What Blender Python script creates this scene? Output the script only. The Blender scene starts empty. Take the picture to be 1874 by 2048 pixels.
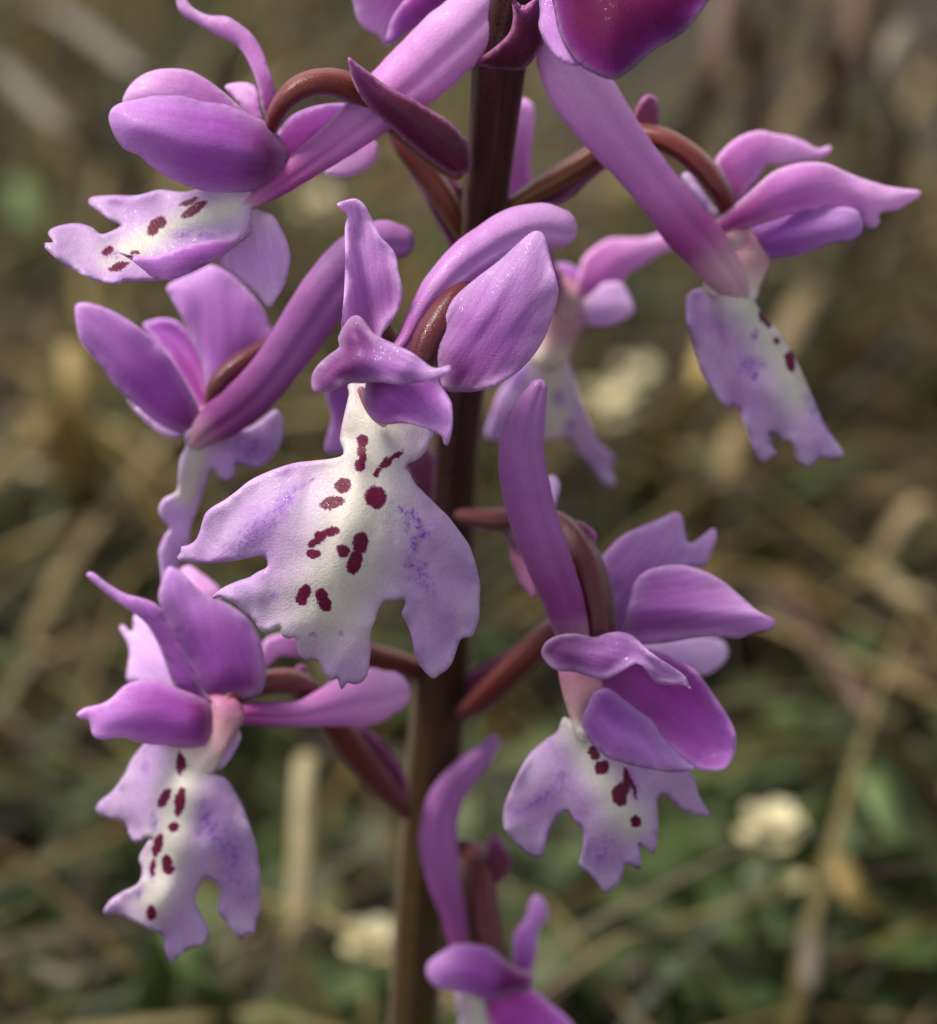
import bpy, math, random
import numpy as np
from mathutils import Vector, noise
from mathutils.geometry import delaunay_2d_cdt

random.seed(7)
rng = np.random.default_rng(11)
R = math.radians
scene = bpy.context.scene
C = scene.collection

# ------------------------------------------------------------------ camera
PITCH = R(25)
D0 = 0.125                    # focus distance (m)
S = 2.1e-5                    # metres per photograph pixel at the focus distance
CX, CY = 937.0, 1024.0
CAM = Vector((0, 0, 0.127))
WS = 1.5                      # depth scale of the flower spike
FWD = Vector((0, math.cos(PITCH), -math.sin(PITCH)))
UP = Vector((0, math.sin(PITCH), math.cos(PITCH)))
RT = Vector((1, 0, 0))
cd = bpy.data.cameras.new('camera')
cam = bpy.data.objects.new('camera', cd)
C.objects.link(cam)
cam.location = CAM
cam.rotation_euler = (R(90) - PITCH, 0, 0)
cd.sensor_fit = 'HORIZONTAL'
cd.sensor_width = 36
cd.lens = 36 * D0 / (1874 * S)
cd.clip_start = 0.005
cd.clip_end = 400
cd.dof.use_dof = True
cd.dof.focus_distance = D0
cd.dof.aperture_fstop = cd.lens / 3.0
scene.camera = cam

# ------------------------------------------------------------------ light
SUN_EL, SUN_AZ = R(62), R(-75)      # azimuth from +Y (behind the plant), negative to the left
w = bpy.data.worlds.new('World')
scene.world = w
w.use_nodes = True
nt = w.node_tree
sky = nt.nodes.new('ShaderNodeTexSky')
sky.sky_type = 'NISHITA'
sky.sun_disc = False
sky.sun_elevation = SUN_EL
sky.sun_rotation = SUN_AZ
hs = nt.nodes.new('ShaderNodeHueSaturation')
hs.inputs['Saturation'].default_value = 0.22
nt.links.new(sky.outputs[0], hs.inputs['Color'])
bg = nt.nodes['Background']
nt.links.new(hs.outputs[0], bg.inputs[0])
bg.inputs[1].default_value = 0.085
sd = bpy.data.lights.new('sun', 'SUN')
sd.energy = 2.4
sd.angle = R(18)
sd.color = (1.0, 0.93, 0.82)
sun = bpy.data.objects.new('sun', sd)
C.objects.link(sun)
sdir = Vector((math.sin(SUN_AZ) * math.cos(SUN_EL), math.cos(SUN_AZ) * math.cos(SUN_EL), math.sin(SUN_EL)))
sun.rotation_euler = sdir.to_track_quat('Z', 'Y').to_euler()
sun.location = sdir * 2
vs = scene.view_settings
vs.view_transform = 'Standard'
vs.look = 'None'
vs.gamma = 1
vs.use_curve_mapping = False
vs.exposure = 1.38
scene.cycles.max_bounces = 5
scene.cycles.diffuse_bounces = 2
scene.cycles.glossy_bounces = 2
scene.cycles.transmission_bounces = 3

# ------------------------------------------------------------------ helpers
def lin(r, g, b):
    f = lambda c: c / 12.92 if c <= 0.04045 else ((c + 0.055) / 1.055) ** 2.4
    return (f(r / 255), f(g / 255), f(b / 255), 1.0)

def unproj(P):
    """(x px, y px, w px towards the camera) -> metres"""
    P = np.asarray(P, float)
    d = D0 - P[:, 2] * S * WS
    k = d / D0 * S
    X = (P[:, 0] - CX) * k
    Y = -(P[:, 1] - CY) * k
    f, u = np.array(FWD), np.array(UP)
    return np.array(CAM)[None] + X[:, None] * np.array(RT) + Y[:, None] * u + d[:, None] * f

def ray(px, py):
    return (FWD * D0 + RT * ((px - CX) * S) - UP * ((py - CY) * S)).normalized()

def gp(px, py, h=0.0):
    """where the line of sight through a pixel meets the height h"""
    r = ray(px, py)
    return CAM + r * ((h - CAM.z) / r.z)

def catmull(P, n, closed=False):
    P = np.asarray(P, float)
    m = len(P)
    if closed:
        Q = np.vstack([P[-1:], P, P[:2]])
        segs = m
    else:
        Q = np.vstack([2 * P[:1] - P[1:2], P, 2 * P[-1:] - P[-2:-1]])
        segs = m - 1
    out = []
    for i in range(segs):
        p0, p1, p2, p3 = Q[i], Q[i + 1], Q[i + 2], Q[i + 3]
        t = np.linspace(0, 1, n, endpoint=False)[:, None]
        out.append(0.5 * ((2 * p1) + (-p0 + p2) * t + (2 * p0 - 5 * p1 + 4 * p2 - p3) * t ** 2
                          + (-p0 + 3 * p1 - 3 * p2 + p3) * t ** 3))
    out = np.vstack(out)
    if not closed:
        out = np.vstack([out, P[-1:]])
    return out

def resample(P, step, closed=False):
    Q = np.vstack([P, P[:1]]) if closed else P
    L = np.r_[0, np.cumsum(np.linalg.norm(np.diff(Q[:, :2], axis=0), axis=1))]
    n = max(8, int(L[-1] / step))
    t = np.linspace(0, L[-1], n, endpoint=not closed)
    return np.stack([np.interp(t, L, Q[:, k]) for k in range(Q.shape[1])], 1)

def inside(poly, pts):
    x, y = pts[:, 0], pts[:, 1]
    c = np.zeros(len(pts), bool)
    j = len(poly) - 1
    for i in range(len(poly)):
        xi, yi = poly[i]
        xj, yj = poly[j]
        if yi != yj:
            c ^= ((yi > y) != (yj > y)) & (x < (xj - xi) * (y - yi) / (yj - yi) + xi)
        j = i
    return c

def segdist(pts, a, b):
    ab = b - a
    t = np.clip(((pts - a) @ ab) / max(ab @ ab, 1e-9), 0, 1)
    return np.linalg.norm(pts - (a + t[:, None] * ab), axis=1)

def polydist(pts, line):
    line = np.asarray(line, float)
    d = np.full(len(pts), 1e9)
    for i in range(len(line) - 1):
        d = np.minimum(d, segdist(pts, line[i], line[i + 1]))
    return d

# regions of the photograph in which shapes were measured: x0, y0, scale
REG = dict(A=(50, 0, .4336), B=(650, 0, .4336), C=(1050, 150, .4466), D=(340, 380, .4553),
           E=(340, 820, .3577), F=(120, 500, .3373), G=(120, 1080, .4366), H=(900, 720, .3794),
           I=(900, 1240, .3577), J=(700, 1440, .3035), K=(900, 420, .2877), S=(0, 0, 1.0))

def tr(reg, pts):
    x0, y0, s = REG[reg]
    return np.array([[x0 + p[0] * s, y0 + p[1] * s] for p in pts], float)

def new_obj(name, me, mat, parent=None):
    o = bpy.data.objects.new(name, me)
    C.objects.link(o)
    if mat:
        me.materials.append(mat)
    if parent is not None:
        o.parent = parent
        o.matrix_parent_inverse.identity()
    return o

BASE = Vector((0, 0, 0))      # the plant's foot; set below

def finish(name, V, F, mat, parent, attrs=None, uv=None, world=False):
    W = V if world else unproj(V)
    W = W - np.array(BASE)
    me = bpy.data.meshes.new(name)
    me.from_pydata([tuple(v) for v in W], [], F)
    me.polygons.foreach_set('use_smooth', [True] * len(me.polygons))
    if attrs:
        for k, a in attrs.items():
            at = me.attributes.new(k, 'FLOAT', 'POINT')
            at.data.foreach_set('value', np.asarray(a, np.float32))
    if uv is not None:
        l = me.uv_layers.new(name='UVMap')
        idx = np.empty(len(me.loops), np.int32)
        me.loops.foreach_get('vertex_index', idx)
        l.data.foreach_set('uv', np.asarray(uv, np.float32)[idx].ravel())
    me.update()
    return new_obj(name, me, mat, parent)

def sheet_geo(reg, pts, base, tip, bulge=0, tilt=0, lay=0, step=9, thick=7, ruffle=6, lam=60,
              rib=0, ctrl=None, extra=None, white=None, whiter=60, crease=3.4, flare=6):
    """A thin curved organ: outline from the photograph, depth running from base to tip,
    cupped by `bulge`, closed front and back shell with rounded rim."""
    poly = resample(catmull(tr(reg, pts), 8, True), step, True)
    nb = len(poly)
    lo, hi = poly.min(0), poly.max(0)
    gx, gy = np.meshgrid(np.arange(lo[0], hi[0], step), np.arange(lo[1], hi[1], step * .87))
    gx = gx + (np.arange(gx.shape[0]) % 2)[:, None] * step * .5
    g = np.stack([gx.ravel(), gy.ravel()], 1)
    g = g + rng.uniform(-.12, .12, g.shape) * step
    g = g[inside(poly, g)]
    loop = np.vstack([poly, poly[:1]])
    d = polydist(g, loop)
    g = g[d > step * .55]
    allp = np.vstack([poly, g])
    res = delaunay_2d_cdt([Vector(p) for p in allp], [], [list(range(nb))], 1, 1e-4)
    P = np.array([tuple(v) for v in res[0]])
    T = [tuple(f) for f in res[2]]
    d = polydist(P, loop)
    bd = d < step * .05
    rmax = max(d.max(), 1)
    b = np.array(base[:2], float)
    t = np.array(tip[:2], float)
    ax = t - b
    L = np.linalg.norm(ax)
    ax /= L
    al = (P - b) @ ax
    pr = (P - b) @ np.array([-ax[1], ax[0]])
    u = np.clip(al / L, 0, 1)
    if ctrl:
        q = np.array(ctrl, float)
        if True:
            n = len(q)
            A = np.zeros((n + 3, n + 3))
            r = np.linalg.norm(q[:, None, :2] - q[None, :, :2], axis=2)
            A[:n, :n] = np.where(r > 0, r ** 2 * np.log(r + 1e-9), 0) + np.eye(n) * 500
            A[:n, n] = 1
            A[:n, n + 1:] = q[:, :2]
            A[n, :n] = 1
            A[n + 1:, :n] = q[:, :2].T
            sol = np.linalg.solve(A, np.r_[q[:, 2], 0, 0, 0])
            r = np.linalg.norm(P[:, None] - q[None, :, :2], axis=2)
            w = np.where(r > 0, r ** 2 * np.log(r + 1e-9), 0) @ sol[:n] + sol[n] + P @ sol[n + 1:]
    else:
        w = base[2] + (tip[2] - base[2]) * np.clip(al / L, -.15, 1.1)
    w = w + tilt * pr + lay
    prof = 1 - (1 - np.clip(d / rmax, 0, 1)) ** 1.7
    w = w + bulge * .58 * prof
    if rib:
        w = w - rib * np.exp(-(pr / (rmax * .22)) ** 2) * np.sin(np.pi * np.clip(u, 0.02, .98)) ** .5
    if extra is not None:
        w = w + extra(P, u, d)
    ph = rng.uniform(0, 50)
    nz = np.array([noise.noise((p[0] / lam, p[1] / lam, ph)) for p in P])
    nz2 = np.array([noise.noise((p[0] / (lam * 2.6), p[1] / (lam * 2.6), ph + 9)) for p in P])
    cr = np.array([noise.noise((q / 16, a_ / 130, ph + 3)) for q, a_ in zip(pr, al)])
    w = w + flare * (.5 + nz + nz2) * np.exp(-d / 9)
    w = w + crease * cr * np.clip(d / 12, 0, 1)
    w = w + ruffle * nz * np.exp(-d / (.4 * rmax)) + ruffle * 1.5 * nz2
    # smooth the depth
    nbr = [set() for _ in P]
    for f in T:
        for i in range(3):
            nbr[f[i]].add(f[(i + 1) % 3])
            nbr[f[i]].add(f[(i + 2) % 3])
    E0 = np.array([(i, j) for i in range(len(P)) for j in nbr[i]])
    deg = np.bincount(E0[:, 0], minlength=len(P)).astype(float)
    deg[deg == 0] = 1
    for _ in range(6):
        s = np.bincount(E0[:, 0], weights=w[E0[:, 1]], minlength=len(P)) / deg
        w = np.where(bd, w, .4 * w + .6 * s)
    V = np.c_[P, w]
    # normals of the mid surface (in the pixel frame)
    N = np.zeros_like(V)
    Tn = np.array(T)
    fn = np.cross(V[Tn[:, 1]] - V[Tn[:, 0]], V[Tn[:, 2]] - V[Tn[:, 0]])
    flip = fn[:, 2].sum() < 0
    if flip:
        fn = -fn
    for k in range(3):
        np.add.at(N, Tn[:, k], fn)
    N /= np.maximum(np.linalg.norm(N, axis=1), 1e-9)[:, None]
    x = np.clip(d / thick, 0, 1)
    h = thick * .5 * np.sqrt(1 - (1 - x) ** 2)
    Vf = V + N * h[:, None]
    Vb = V - N * h[:, None]
    n = len(V)
    bi = {}
    remap = np.arange(n)
    keep = np.where(~bd)[0]
    remap_b = np.full(n, -1)
    remap_b[bd] = np.where(bd)[0]
    remap_b[keep] = n + np.arange(len(keep))
    VV = np.vstack([Vf, Vb[keep]])
    # pixel frame is left handed against the world (y down), front faces the camera
    fr = [(a, c, b_) if not flip else (a, b_, c) for a, b_, c in T]
    bk = [(remap_b[a], remap_b[b_], remap_b[c]) if not flip else (remap_b[a], remap_b[c], remap_b[b_]) for a, b_, c in T]
    bk = [tuple(int(i) for i in f) for f in bk if not (bd[0:0].any())]
    idx = np.r_[np.arange(n), keep]
    wh = np.zeros(n)
    if white is not None:
        wd = polydist(P, tr(reg, white))
        wh = np.clip(1 - wd / whiter, 0, 1)
        wh = wh * wh * (3 - 2 * wh)
    att = dict(u=u[idx], edge=np.clip(d / rmax, 0, 1)[idx], across=np.clip(pr / L, -1, 1)[idx],
               white=wh[idx], rim=np.exp(-d / 4.5)[idx])
    uv = P[idx] / 1000.0
    return VV, fr + bk, att, uv

def sheet(name, mat, parent, *a, **k):
    V, F, att, uv = sheet_geo(*a, **k)
    return finish(name, V, F, mat, parent, att, uv)

def tube_geo(path, nseg=20, flat=1.0, step=9, ridges=0, ramp=0.0, bumps=0.0, capped=True, groove=0):
    """path of (x, y, w, r) in photograph pixels"""
    P = resample(catmull(np.array(path, float), 10), step)
    if capped:
        def cap(a, b):
            dirv = a[:3] - b[:3]
            dirv = dirv / max(np.linalg.norm(dirv), 1e-6)
            return [np.r_[a[:3] + dirv * a[3] * math.sin(t), a[3] * math.cos(t)] for t in (.45, .85, 1.2, 1.5)]
        P = np.vstack([cap(P[0], P[1])[::-1], P, cap(P[-1], P[-2])])
    V, F, u, ac, uv = [], [], [], [], []
    n = len(P)
    T = np.gradient(P[:, :3], axis=0)
    T /= np.maximum(np.linalg.norm(T, axis=1), 1e-9)[:, None]
    ref = np.array([0, 0, 1.0])
    ph = rng.uniform(0, 90)
    for i in range(n):
        t = T[i]
        a = np.cross(ref, t)
        if np.linalg.norm(a) < .05:
            a = np.array([1.0, 0, 0])
        a /= np.linalg.norm(a)
        b = np.cross(t, a)
        for k in range(nseg):
            th = 2 * math.pi * k / nseg
            r = max(P[i, 3], .4)
            if ridges:
                r *= 1 + ramp * math.cos(ridges * th + i * .01)
            if groove:
                r *= 1 - groove * (math.exp(-((th - 1.3) / .24) ** 2) + math.exp(-((th - 4.5) / .24) ** 2))
            if bumps:
                r *= 1 + bumps * noise.noise((P[i, 0] / 30, P[i, 1] / 30, ph + math.cos(th) * .8 + math.sin(th) * .6))
            V.append(P[i, :3] + a * r * math.cos(th) + b * r * flat * math.sin(th))
            u.append(i / (n - 1))
            ac.append(math.cos(th))
            uv.append((P[i, 0] / 1000 + math.cos(th) * r / 1000, P[i, 1] / 1000))
    for i in range(n - 1):
        for k in range(nseg):
            k2 = (k + 1) % nseg
            F.append((i * nseg + k, i * nseg + k2, (i + 1) * nseg + k2, (i + 1) * nseg + k))
    F.append(tuple(range(nseg - 1, -1, -1)))
    F.append(tuple((n - 1) * nseg + k for k in range(nseg)))
    return np.array(V), F, dict(u=u, across=ac, edge=np.ones(len(u)), rim=np.zeros(len(u))), uv

def tube(name, mat, parent, path, **k):
    V, F, att, uv = tube_geo(path, **k)
    return finish(name, V, F, mat, parent, att, uv)

def rp(reg, path):
    """tube path written in a region's coordinates: x, y, w(px), r(region units)"""
    x0, y0, s = REG[reg]
    return [(x0 + p[0] * s, y0 + p[1] * s, p[2], p[3] * s) for p in path]

# ------------------------------------------------------------------ materials
class N:
    def __init__(s, name):
        s.m = bpy.data.materials.new(name)
        s.m.use_nodes = True
        s.t = s.m.node_tree
        s.t.nodes.clear()
        s.out = s('ShaderNodeOutputMaterial')
    def __call__(s, typ, **kw):
        n = s.t.nodes.new(typ)
        for k, v in kw.items():
            setattr(n, k, v)
        return n
    def l(s, a, b):
        s.t.links.new(a, b)
    def attr(s, nm):
        return s('ShaderNodeAttribute', attribute_name=nm).outputs['Fac']
    def ramp(s, fac, stops, interp='EASE'):
        r = s('ShaderNodeValToRGB')
        r.color_ramp.interpolation = interp
        e = r.color_ramp.elements
        while len(e) < len(stops):
            e.new(.5)
        for q, (p, c) in zip(e, stops):
            q.position = p
            q.color = c
        s.l(fac, r.inputs[0])
        return r.outputs[0]
    def mix(s, fac, a, b, blend='MIX'):
        m = s('ShaderNodeMix', data_type='RGBA', blend_type=blend)
        for sock, v in ((m.inputs[0], fac), (m.inputs[6], a), (m.inputs[7], b)):
            if hasattr(v, 'is_linked'):
                s.l(v, sock)
            else:
                sock.default_value = v
        return m.outputs[2]
    def math(s, op, a, b=None, c=None, clamp=False):
        m = s('ShaderNodeMath', operation=op, use_clamp=clamp)
        for sock, v in zip(m.inputs, (a, b, c)):
            if v is None:
                continue
            if hasattr(v, 'is_linked'):
                s.l(v, sock)
            else:
                sock.default_value = v
        return m.outputs[0]
    def noise(s, scale, detail=3, rough=.5, vec=None):
        n = s('ShaderNodeTexNoise')
        n.inputs['Scale'].default_value = scale
        n.inputs['Detail'].default_value = detail
        n.inputs['Roughness'].default_value = rough
        if vec is not None:
            s.l(vec, n.inputs['Vector'])
        return n.outputs['Fac']

def tissue(m, col, transl=.4, rough=.5, bump=.22, spec=.3, sheen=.1, tcol=None):
    """thin living tissue: skin with fine cell relief + light passing through"""
    geo = m('ShaderNodeNewGeometry')
    vor = m('ShaderNodeTexVoronoi')
    vor.inputs['Scale'].default_value = 11500
    m.l(geo.outputs['Position'], vor.inputs['Vector'])
    b = m('ShaderNodeBump')
    b.inputs['Strength'].default_value = bump
    b.inputs['Distance'].default_value = 0.00006
    m.l(m.math('SUBTRACT', 1.0, vor.outputs['Distance']), b.inputs['Height'])
    sv = m('ShaderNodeSeparateColor')
    m.l(vor.outputs['Color'], sv.inputs[0])
    tone = m.ramp(sv.outputs[0], [(0, (.94, .94, .94, 1)), (1, (1.06, 1.06, 1.06, 1))], 'LINEAR')
    c2 = m.mix(1.0, col, tone, 'MULTIPLY')
    p = m('ShaderNodeBsdfPrincipled')
    m.l(c2, p.inputs['Base Color'])
    mr = m('ShaderNodeMapRange')
    m.l(sv.outputs[1], mr.inputs[0])
    mr.inputs[1].default_value = .82
    mr.inputs[2].default_value = .97
    mr.inputs[3].default_value = rough
    mr.inputs[4].default_value = .13
    m.l(mr.outputs[0], p.inputs['Roughness'])
    p.inputs['Specular IOR Level'].default_value = spec
    p.inputs['Sheen Weight'].default_value = sheen
    p.inputs['Sheen Roughness'].default_value = .4
    m.l(b.outputs[0], p.inputs['Normal'])
    if transl > 0:
        tl = m('ShaderNodeBsdfTranslucent')
        m.l(m.mix(.12, c2, (.95, .75, .95, 1)) if transl > .45 else c2, tl.inputs[0])
        mx = m('ShaderNodeMixShader')
        mx.inputs[0].default_value = transl
        m.l(p.outputs[0], mx.inputs[1])
        m.l(tl.outputs[0], mx.inputs[2])
        m.l(mx.outputs[0], m.out.inputs[0])
    else:
        m.l(p.outputs[0], m.out.inputs[0])
    return m.m

def veins(m, strength=.12):
    """faint lengthwise veins plus soft streaks"""
    ac = m.attr('across')
    u = m.attr('u')
    info = m('ShaderNodeObjectInfo')
    x = m('ShaderNodeCombineXYZ')
    m.l(m.math('MULTIPLY', ac, 22.0), x.inputs[0])
    m.l(m.math('MULTIPLY', u, 2.2), x.inputs[1])
    m.l(m.math('MULTIPLY', info.outputs['Random'], 30.0), x.inputs[2])
    n = m.noise(1.0, 3, .6, x.outputs[0])
    ph = m.math('ADD', m.math('MULTIPLY', ac, 62.0), m.math('MULTIPLY', n, 9.0))
    ln = m.math('POWER', m.math('ABSOLUTE', m.math('SINE', ph)), 10.0)
    soft = m.ramp(n, [(.3, (1 - strength,) * 3 + (1,)), (.7, (1 + strength,) * 3 + (1,))])
    return m.mix(m.math('MULTIPLY', ln, min(1, strength * 3.2)), soft, (.78, .6, .78, 1))

def petal_mat(name, stops, edge, edge_amt=.4, transl=.5, rough=.5, vein=.07, spec=.3, sheen=.1):
    m = N(name)
    u = m.attr('u')
    c = m.ramp(u, stops)
    e = m.attr('edge')
    ef = m.math('MULTIPLY', m.math('SUBTRACT', 1.0, m.math('MULTIPLY', e, 2.4), clamp=True), edge_amt)
    c = m.mix(ef, c, edge)
    geo = m('ShaderNodeNewGeometry')
    blot = m.noise(110, 2, .45, geo.outputs['Position'])
    c = m.mix(m.math('MULTIPLY', m.math('SUBTRACT', blot, .45, clamp=True), .7, clamp=True), c, edge)
    c = m.mix(1.0, c, veins(m, vein), 'MULTIPLY')
    c = m.mix(m.math('MULTIPLY', m.attr('rim'), .55), c, lin(226, 188, 236))
    info = m('ShaderNodeObjectInfo')
    h = m('ShaderNodeHueSaturation')
    m.l(m.math('ADD', m.math('MULTIPLY', info.outputs['Random'], .022), .489), h.inputs['Hue'])
    m.l(m.math('ADD', m.math('MULTIPLY', info.outputs['Random'], .16), .92), h.inputs['Value'])
    m.l(c, h.inputs['Color'])
    return tissue(m, h.outputs[0], transl, rough, spec=spec, sheen=sheen)

PURPLE = petal_mat('petal_purple', [(0, lin(118, 22, 104)), (.3, lin(168, 88, 184)), (1, lin(202, 142, 218))], lin(218, 174, 230))
SEPAL = petal_mat('sepal_mauve', [(0, lin(126, 44, 122)), (.32, lin(172, 106, 184)), (1, lin(196, 148, 210))], lin(216, 182, 226), .4, .5, .5, .13)
MAGENTA = petal_mat('petal_magenta', [(0, lin(136, 16, 108)), (.4, lin(172, 66, 172)), (1, lin(186, 108, 204))], lin(206, 150, 224), .3)
PALE = petal_mat('petal_pale', [(0, lin(226, 196, 212)), (.5, lin(216, 178, 232)), (1, lin(226, 196, 238))], lin(234, 212, 240))
PINK = petal_mat('petal_pink', [(0, lin(158, 50, 136)), (.35, lin(202, 122, 202)), (1, lin(226, 172, 228))], lin(234, 196, 236))
BUD_SHADED = petal_mat('bud_shaded', [(0, lin(66, 2, 38)), (.5, lin(80, 8, 54)), (1, lin(98, 24, 88))], lin(120, 46, 140), .4, .2, .65, spec=.08, sheen=0)  # maroon bud darkened: shade of its underside put into the colour

def spur_mat(name, a, b, c, t0=.02, t1=.17):
    m = N(name)
    u = m.attr('u')
    col = m.ramp(u, [(t0, lin(206, 160, 178)), (t1, a), (.5, b), (1, c)])
    col = m.mix(1.0, col, veins(m, .04), 'MULTIPLY')
    return tissue(m, col, .34, .42)
SPUR = spur_mat('spur_mauve', lin(166, 88, 166), lin(188, 130, 198), lin(204, 156, 212))
SPURD = spur_mat('spur_purple', lin(140, 62, 134), lin(164, 96, 168), lin(178, 122, 188))
SPURP = spur_mat('spur_pink', lin(166, 72, 150), lin(202, 128, 200), lin(224, 170, 226))

SPURC = spur_mat('spur_pink_throat', lin(166, 72, 150), lin(202, 128, 200), lin(224, 170, 226), .13, .3)
def throat_mat():
    m = N('throat_cream')
    u = m.attr('u')
    col = m.ramp(u, [(0, lin(178, 104, 150)), (.45, lin(198, 148, 160)), (1, lin(226, 212, 204))])
    return tissue(m, col, .3, .5)
THROAT = throat_mat()

def ovary_mat(name, a, b, c):
    m = N(name)
    u, ac = m.attr('u'), m.attr('across')
    col = m.ramp(u, [(0, a), (.5, b), (1, c)])
    st = m.math('SINE', m.math('MULTIPLY', ac, 9.0))
    col = m.mix(m.math('MULTIPLY', m.math('ADD', st, 1.0), .22), col, lin(50, 6, 14))
    geo = m('ShaderNodeNewGeometry')
    col = m.mix(m.math('MULTIPLY', m.noise(700, 4, .6, geo.outputs['Position']), .35), col, lin(120, 44, 60))
    return tissue(m, col, .08, .42, .3, .4, .15)
OVARY = ovary_mat('ovary_red', lin(66, 6, 16), lin(82, 18, 27), lin(88, 36, 32))
OVARYO = ovary_mat('ovary_orange', lin(88, 13, 20), lin(108, 44, 18), lin(130, 84, 27))
OVARYB = ovary_mat('ovary_brown', lin(98, 24, 36), lin(102, 42, 26), lin(92, 30, 30))

def bract_mat(name, a, b, c):
    m = N(name)
    col = m.ramp(m.attr('u'), [(0, a), (.6, b), (1, c)])
    e = m.attr('edge')
    ef = m.math('SUBTRACT', 1.0, m.math('MULTIPLY', e, 3.0), clamp=True)
    col = m.mix(m.math('MULTIPLY', ef, .45), col, lin(200, 130, 190))
    col = m.mix(1.0, col, veins(m, .16), 'MULTIPLY')
    return tissue(m, col, .22, .5)
BRACT = bract_mat('bract_maroon', lin(78, 15, 38), lin(94, 26, 62), lin(134, 56, 120))
BRACTP = bract_mat('bract_pink', lin(120, 48, 80), lin(142, 76, 116), lin(160, 96, 142))

def stem_mat():
    m = N('stem_maroon')
    geo = m('ShaderNodeNewGeometry')
    sx = m('ShaderNodeSeparateXYZ')
    m.l(geo.outputs['Position'], sx.inputs[0])
    t = m('ShaderNodeMapRange')
    t.inputs[1].default_value = .048
    t.inputs[2].default_value = .1
    m.l(sx.outputs[2], t.inputs[0])
    col = m.ramp(t.outputs[0], [(0, lin(62, 50, 16)), (.25, lin(52, 35, 14)), (.45, lin(40, 13, 9)), (1, lin(46, 9, 13))])
    ac = m.attr('across')
    st = m.noise(9.0, 2, .5, None)
    x = m('ShaderNodeCombineXYZ')
    m.l(m.math('MULTIPLY', ac, 9.0), x.inputs[0])
    m.l(m.math('MULTIPLY', sx.outputs[2], 60.0), x.inputs[1])
    n2 = m.noise(1.0, 3, .6, x.outputs[0])
    col = m.mix(m.math('MULTIPLY', m.math('SUBTRACT', n2, .42, clamp=True), 1.6, clamp=True), col, lin(82, 34, 30))
    return tissue(m, col, 0, .42, .25, .4, .1)
STEM = stem_mat()

# ---- lip material: cream middle, lavender rim, dark dashes and dots
def spot_group():
    g = bpy.data.node_groups.new('spot_mask', 'ShaderNodeTree')
    for nm, ty in (('Vector', 'NodeSocketVector'), ('Centre', 'NodeSocketVector'), ('Inv', 'NodeSocketVector'),
                   ('Angle', 'NodeSocketFloat'), ('Soft', 'NodeSocketFloat')):
        g.interface.new_socket(nm, in_out='INPUT', socket_type=ty)
    g.interface.new_socket('Mask', in_out='OUTPUT', socket_type='NodeSocketFloat')
    i = g.nodes.new('NodeGroupInput')
    o = g.nodes.new('NodeGroupOutput')
    s = g.nodes.new('ShaderNodeVectorMath'); s.operation = 'SUBTRACT'
    r = g.nodes.new('ShaderNodeVectorRotate'); r.rotation_type = 'Z_AXIS'
    k = g.nodes.new('ShaderNodeVectorMath'); k.operation = 'MULTIPLY'
    ln = g.nodes.new('ShaderNodeVectorMath'); ln.operation = 'LENGTH'
    a = g.nodes.new('ShaderNodeMath'); a.operation = 'SUBTRACT'
    d = g.nodes.new('ShaderNodeMath'); d.operation = 'DIVIDE'
    h = g.nodes.new('ShaderNodeMath'); h.operation = 'ADD'; h.inputs[1].default_value = .5; h.use_clamp = True
    L = g.links.new
    L(i.outputs['Vector'], s.inputs[0]); L(i.outputs['Centre'], s.inputs[1])
    L(s.outputs[0], r.inputs['Vector']); L(i.outputs['Angle'], r.inputs['Angle'])
    L(r.outputs[0], k.inputs[0]); L(i.outputs['Inv'], k.inputs[1])
    L(k.outputs[0], ln.inputs[0])
    a.inputs[0].default_value = 1.0
    L(ln.outputs['Value'], a.inputs[1])
    L(a.outputs[0], d.inputs[0]); L(i.outputs['Soft'], d.inputs[1])
    L(d.outputs[0], h.inputs[0]); L(h.outputs[0], o.inputs['Mask'])
    return g
SPOT = spot_group()

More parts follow.
